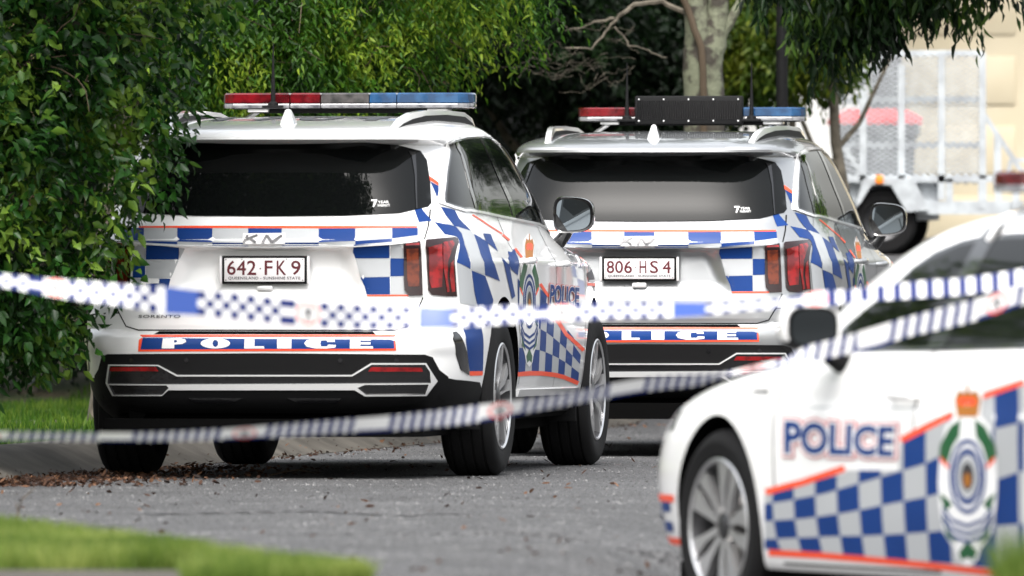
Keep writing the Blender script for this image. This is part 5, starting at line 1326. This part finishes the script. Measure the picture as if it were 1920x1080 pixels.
mb.build('garage_door', [M['cream']], h)
mb = MB(); a = loc(1632, 130, 87); b = loc(1690, 210, 87); mb.box(((a[0] + b[0]) / 2, -.02, 1.25), (b[0] - a[0], .05, 2.4), bev=.01); mb.build('side_door', [M['greyd']], h)
h2 = empty('white_house', (1.95, 85, GZ)); tag(h2, 'white rendered house wall glimpsed between the tree trunk and the trailer', 'house')
mb = MB(); mb.box((-.05, 3, 1.0), (1.55, 5, 3.6)); mb.build('wall', [M['render']], h2)
mb = MB(); mb.box((-.05, 3, 2.9), (2.2, 6, .2)); mb.build('roof', [M['roof']], h2)
mb = MB(); mb.box((-.5, .47, .9), (.3, .06, .9), bev=.01); mb.build('window', [M['glass']], h2)
h3 = empty('brick_house', (-2.2, 84, .8)); tag(h3, 'tan brick house wall seen in dark gaps between the background trees', 'house')
mb = MB(); mb.box((0, 2, 1.6), (7.0, 4, 3.4)); mb.build('wall', [M['brick']], h3)
mb = MB(); mb.box((0, 2, 3.45), (7.6, 5, .25)); mb.build('roof', [M['roof']], h3)
for wx in (-1.8, .9, 2.2):
    mb = MB(); mb.box((wx, -.02, 1.3), (.8, .06, 1.0), bev=.01); w_ = mb.build('window', [M['glass']], h3)
    mb = MB(); mb.box((wx, -.03, 1.83), (.88, .07, .05)); mb.box((wx, -.03, .77), (.88, .07, .05)); mb.build('frame', [M['render']], w_)

# ============================================================ bins
def bin_(px, Y, pyt, pyb, w, label):
    z1 = at(px, pyt, Y).z; X = at(px, 100, Y).x; z0 = GZ; e = empty('wheelie_bin', (X, Y, z0)); tag(e, label, 'bin')
    H = z1 - z0 - .12
    mb = MB(); vs = []; fs = []
    for (z_, k) in ((.06, .78), (H * .9, .97), (H * .92, 1.06), (H, 1.06)):
        for (a, b) in ((-1, -1), (1, -1), (1, 1), (-1, 1)): vs.append((a * w / 2 * k, b * w * .62 * k, z_))
    for i in range(3):
        for j in range(4): fs.append([i * 4 + j, i * 4 + (j + 1) % 4, i * 4 + 4 + (j + 1) % 4, i * 4 + 4 + j])
    fs += [[3, 2, 1, 0], [12, 13, 14, 15]]; mb.add(vs, fs); mb.build('bin_body', [M['binbody']], e, smooth=False)
    mb = MB(); vs = []
    for (z_, k) in ((H, 1.12), (H + .04, 1.12), (H + .11, .72)):
        for (a, b) in ((-1, -1), (1, -1), (1, 1), (-1, 1)): vs.append((a * w / 2 * k, b * w * .62 * k, z_))
    fs = [[i * 4 + j, i * 4 + (j + 1) % 4, i * 4 + 4 + (j + 1) % 4, i * 4 + 4 + j] for i in range(2) for j in range(4)] + [[3, 2, 1, 0], [8, 9, 10, 11]]
    mb.add(vs, fs); mb.build('lid', [M['binlid']], e, smooth=False)
    for sg in (1, -1):
        mb = MB(); mb.lathe_x([(-.025, .0001), (-.025, .10), (.025, .10), (.025, .0001)], (sg * w * .42, w * .55, .10), n=20); mb.build('wheel', [M['tyre']], e)
bin_(1640, 83.5, 203, 380, .60, 'grey wheelie bin with a red lid behind the mesh of the trailer')

# ============================================================ trailer
tr = empty('cage_trailer', (at(1700, 300, 79).x, 79, GZ)); tag(tr, 'galvanised box trailer with tall mesh ramp gate, parked before the cream house', 'trailer')
def tz(px, py, dy=0):
    p = at(px, py, 79 + dy); return Vector((p.x - tr.location.x, dy, p.z - GZ))
def bar_(mb, a, b, w=.045, f=1.15): 
    d = b - a; mb.tube([a, b], w / 2 * 1.2 * f, n=4)
mb = MB()
for x in (1618, 1690, 1765, 1842): bar_(mb, tz(x, 98 if x > 1700 else 120), tz(x, 345 if x < 1750 else 375), .05)
for y, x0_, x1_ in ((100, 1600, 1842), (186, 1545, 1842), (272, 1575, 1842)): bar_(mb, tz(x0_, y, .02), tz(x1_, y, .02), .042)
gate = mb.build('gate_frame', [M['galv']], tr, False)
mb = MB(); x0_, x1_, y0_, y1_ = 1560, 1842, 98, 345; st = 9.0
a0 = tz(x0_, y1_); a1 = tz(x1_, y0_); Wd = a1.x - a0.x; Hh = a1.z - a0.z; k = .6; pitch = .058
nn = int((Wd + Hh / k) / pitch)
for i in range(-int(Hh / k / pitch) - 1, nn):
    for sg in (1, -1):
        x = i * pitch; s0 = 0.0; pa = None
        z0_, z1_ = 0, Hh
        xa, xb = x, x + Hh / k
        za, zb_ = 0, Hh
        if xa < 0: za = -xa * k; xa = 0
        if xb > Wd: zb_ = Hh - (xb - Wd) * k; xb = Wd
        if xb - xa < .03: continue
        if sg < 0: xa, xb = Wd - xa, Wd - xb
        mb.tube([(a0.x + xa, .01 * sg, a0.z + za), (a0.x + xb, .01 * sg, a0.z + zb_)], (.0056), n=3, cap=False)
mb.build('mesh_panel', [M['galv']], gate, False)
mb = MB()
bar_(mb, tz(1500, 335), tz(1905, 335), .05); bar_(mb, tz(1500, 335, 1.6), tz(1905, 335, 1.6), .05)
for x in (1780, 1872, 1905): bar_(mb, tz(x, 335), tz(x, 392), .05)
c = (tz(1760, 392) + tz(1900, 375)) / 2; mb.box((tz(1760, 390).x, 0, tz(1760, 390).z), (tz(1875, 0).x - tz(1610, 0).x, .05, .09)); mb.box((tz(1690, 390).x, .8, tz(1690, 385).z), (1.7, 1.6, .06))
bar_(mb, tz(1845, 215), tz(1918, 325), .035); bar_(mb, tz(1558, 240), tz(1625, 340), .035); mb.box((tz(1870, 300).x, -.02, tz(1870, 300).z), (.05, .03, .35))
bar_(mb, tz(1890, 330), tz(1895, 300), .03); bar_(mb, tz(1895, 300), tz(1935, 300), .03); bar_(mb, tz(1842, 335), tz(1842, 392), .06)
mb.box((tz(1640, 372).x, .8, tz(1640, 372).z), (.9, 1.5, .3))
mb.build('frame', [M['galv']], tr, False)
mb = MB(); cx, cz = tz(1665, 330).x, tz(1665, 330).z
mg = [tz(1596, 395), tz(1598, 372), tz(1620, 335), tz(1672, 335), tz(1675, 335), tz(1738, 395), tz(1700, 397), tz(1668, 348), tz(1628, 348), tz(1612, 380)]
mb.prism([(p.x, p.z) for p in [tz(1600, 392), tz(1618, 335), tz(1710, 335), tz(1740, 394), tz(1698, 398), tz(1668, 347), tz(1632, 347), tz(1612, 380)]], -.22, .02, axes='xzy'); mb.build('mudguard', [M['galv']], tr, False)
mb = MB(); p = tz(1647, 337); mb.box((p.x, -.235, p.z), (.055, .03, .06), bev=.008); mb.build('marker_light', [pm('orange_marker', (.9, .25, .02), .3, coat=1)], tr)
for (wx, wy) in ((1655, -.10), (1694, 1.7)):
    p = tz(wx, 400); mb = MB(); zc = .235
    mb.lathe_x([(-.08, .14), (-.08, .21), (-.06, .235), (.06, .235), (.08, .21), (.08, .14), (.03, .13), (-.03, .13)], (0, 0, 0), n=36, close=True)
    w_ = mb.build('wheel', [M['tyre']], tr); w_.rotation_euler = (0, 0, R(90)); w_.location = (p.x, wy + .02, zc)
    mb = MB(); mb.lathe_x([(-.06, .0001), (-.06, .05), (-.03, .10), (-.05, .138), (.05, .138), (.05, .0001)], (0, 0, 0), n=24); mb.build('rim', [M['alloydark']], w_)

# ============================================================ grass, litter, twigs
def blades(name, pts, h, w, mat, seed, lean=.35):
    rng = np.random.default_rng(seed); n = len(pts); a = rng.random(n) * 2 * np.pi
    H = h * (.45 + .75 * rng.random(n)); D = np.stack([np.cos(a), np.sin(a), np.zeros(n)], 1)
    b = rng.random(n) * 2 * np.pi; S_ = np.stack([np.cos(b), np.sin(b), np.zeros(n)], 1) * (w * (.6 + .8 * rng.random(n)))[:, None]
    up = np.array([0, 0, 1.0]); ln = (lean * rng.random(n) * H)[:, None]
    p0 = pts - S_ * .5; p1 = pts + S_ * .5; m0 = pts - S_ * .4 + up * (H * .55)[:, None] + D * ln * .4; m1 = pts + S_ * .4 + up * (H * .55)[:, None] + D * ln * .4
    t0 = pts - S_ * .08 + up * H[:, None] + D * ln * 1.3; t1 = pts + S_ * .08 + up * H[:, None] + D * ln * 1.3
    V = np.stack([p0, p1, m1, m0, t1, t0], 1).reshape(-1, 3); i = np.arange(n)[:, None] * 6
    F = np.concatenate([i + np.array([[0, 1, 2, 3]]), i + np.array([[3, 2, 4, 5]])], 0)
    return tag(mesh_np(name, V, F, mat), kind='stuff')
M['grass'] = leaf_mat('grass_blades', (.018, .05, .004), (.045, .11, .008), (.12, .18, .02), .55, .4, 2)
M['grassnear'] = leaf_mat('near_grass_blades', (.045, .085, .014), (.115, .175, .028), (.27, .31, .09), .55, .45, 2)
rng = np.random.default_rng(77)
n = 60000; Y = 50 + 28 * rng.random(n) ** 1.0; t = .50 + 3.0 * rng.random(n); X = kerb_x(Y) - t; k = X > -.049 * Y - .2
X, Y = X[k], Y[k]; Z = np.array([rise(y) for y in Y]) + .115 + .03 * np.sin(X * 3) * np.sin(Y * 1.3)
blades('lawn_grass', np.stack([X, Y, Z], 1), .06, .007, M['grass'], 1)
n = 90000; X = -2.6 + 3.3 * rng.random(n); u = rng.random(n); E = 39.0 - (X + 1.77) * 4.8; S0 = np.where(X < -.95, 34.62, 32.5); Y = S0 + (E - S0) * u + rng.normal(size=n) * .05; k = (Y < E + .05 * rng.random(n)) & (Y > S0) & (X > -.047 * Y)
X, Y = X[k], Y[k]; blades('verge_grass', np.stack([X, Y, np.full(len(X), .025)], 1), .105, .006, M['grassnear'], 2)
n = 1500; X = 1.40 + .16 * rng.random(n); Y = 32.3 + .5 * rng.random(n); blades('grass_tuft', np.stack([X, Y, np.full(n, -.06)], 1), .25, .005, M['grassnear'], 3)
def litter(name, X, Y, Z, L, mat, seed, kind='stuff'):
    rg = np.random.default_rng(seed); n = len(X); a = rg.random(n) * 2 * np.pi; tilt = rg.normal(size=n) * .35
    D = np.stack([np.cos(a) * np.cos(tilt), np.sin(a) * np.cos(tilt), np.abs(np.sin(tilt))], 1)
    V, F = leaves_np(np.stack([X, Y, Z + .004], 1), D, L * (.5 + .9 * rg.random(n)), L * .35 * (.5 + rg.random(n)), rg, .12, .05)
    return tag(mesh_np(name, V, F, mat), kind=kind)
M['litter'] = leaf_mat('dry_leaves', (.012, .006, .004), (.040, .018, .010), (.17, .085, .045), .7, .1, 4)
n = 2200; Y = 50.2 + 4.8 * rng.random(n) ** 1.3; t = np.abs(rng.normal(size=n)) * .42 + .02; X = kerb_x(Y) + t - .08; Z = np.maximum(.002, 0) + np.exp(-((t) / .15) ** 2) * .012 * rng.random(n)
litter('leaf_litter', X, Y, Z, .034, M['litter'], 5)
n = 330; Y = 36 + 32 * rng.random(n); X = -.045 * Y + rng.random(n) * (.07 * Y); k = (X > kerb_x(Y) + .1) & (Y > 39.2 - (X + 1.77) * 4.8); X, Y = X[k], Y[k]; Z = np.array([road_z(x, y) for x, y in zip(X, Y)])
litter('scattered_leaves', X, Y, Z, .034, M['litter'], 6)
n = 700; Y = 55 + 16 * rng.random(n); t = rng.normal(size=n) * .15; X = kerb_x(Y) + t; Z = np.where(t < 0, np.clip(-t * .42, 0, .13), 0); litter('kerb_leaves', X, Y, Z, .034, M['litter'], 7)
n = 420; Y = 50.3 + 1.6 * rng.random(n); t = -.05 - .40 * rng.random(n); X = kerb_x(Y) + t; Z = np.clip(-t * .42, 0, .135) + .01; k = rng.random(n) < np.clip((52.0 - Y) / 1.2, 0, 1); litter('kerb_top_leaves', X[k], Y[k], Z[k], .07, M['litter'], 8)
for i, (px, py, L, lab) in enumerate(((505, 893, .22, 'thin dry twig on the asphalt behind the white car'), (548, 889, .12, 'short forked twig on the asphalt right of the longer one'), (30, 985, .16, 'reddish twig standing up at the near grass edge'))):
    Y = FP * CZ / (py - HY); p = at(px, py, Y); mb = MB()
    mb.tube([(0, 0, .004), (L * .3, .05, .02), (L * .6, .02, .03), (L, .1, .012)], [.004, .0035, .003, .0015], n=5); mb.tube([(L * .3, .05, .02), (L * .45, .12, .05)], [.003, .001], n=4)
    o = mb.build('twig', [M['twig']], None); o.location = (p.x, Y, 0); tag(o, lab, 'twig')
    if i == 2: o.rotation_euler = (0, R(-60), 0)

# coarse stone grit standing out of the asphalt
M['grit'] = leaf_mat('asphalt_stone_chips', (.03, .03, .03), (.07, .07, .072), (.22, .22, .22), .7, 0, 3)
n = 45000; Y = 34 + 36 * rng.random(n) ** 1.2; X = -.046 * Y + rng.random(n) * .075 * Y; k = (X > kerb_x(Y) + .05) & (Y > 39.0 - (X + 1.77) * 4.5); X, Y = X[k], Y[k]; n = len(X)
Z = np.array([road_z(x, y) for x, y in zip(X, Y)]); c_ = np.stack([X, Y, Z], 1); sz = (.0025 + .004 * rng.random(n) ** 2)[:, None]
an = rng.random(n) * 6.28; V = np.stack([c_ + sz * np.stack([np.cos(an + q), np.sin(an + q), np.zeros(n)], 1) for q in (0, 2.09, 4.19)] + [c_ + sz * np.array([0, 0, .9])], 1).reshape(-1, 3)
i_ = np.arange(n)[:, None] * 4; F = np.concatenate([i_ + np.array([[0, 1, 3]]), i_ + np.array([[1, 2, 3]]), i_ + np.array([[2, 0, 3]])], 0)
tag(mesh_np('road_grit', V, F, M['grit']), kind='stuff')
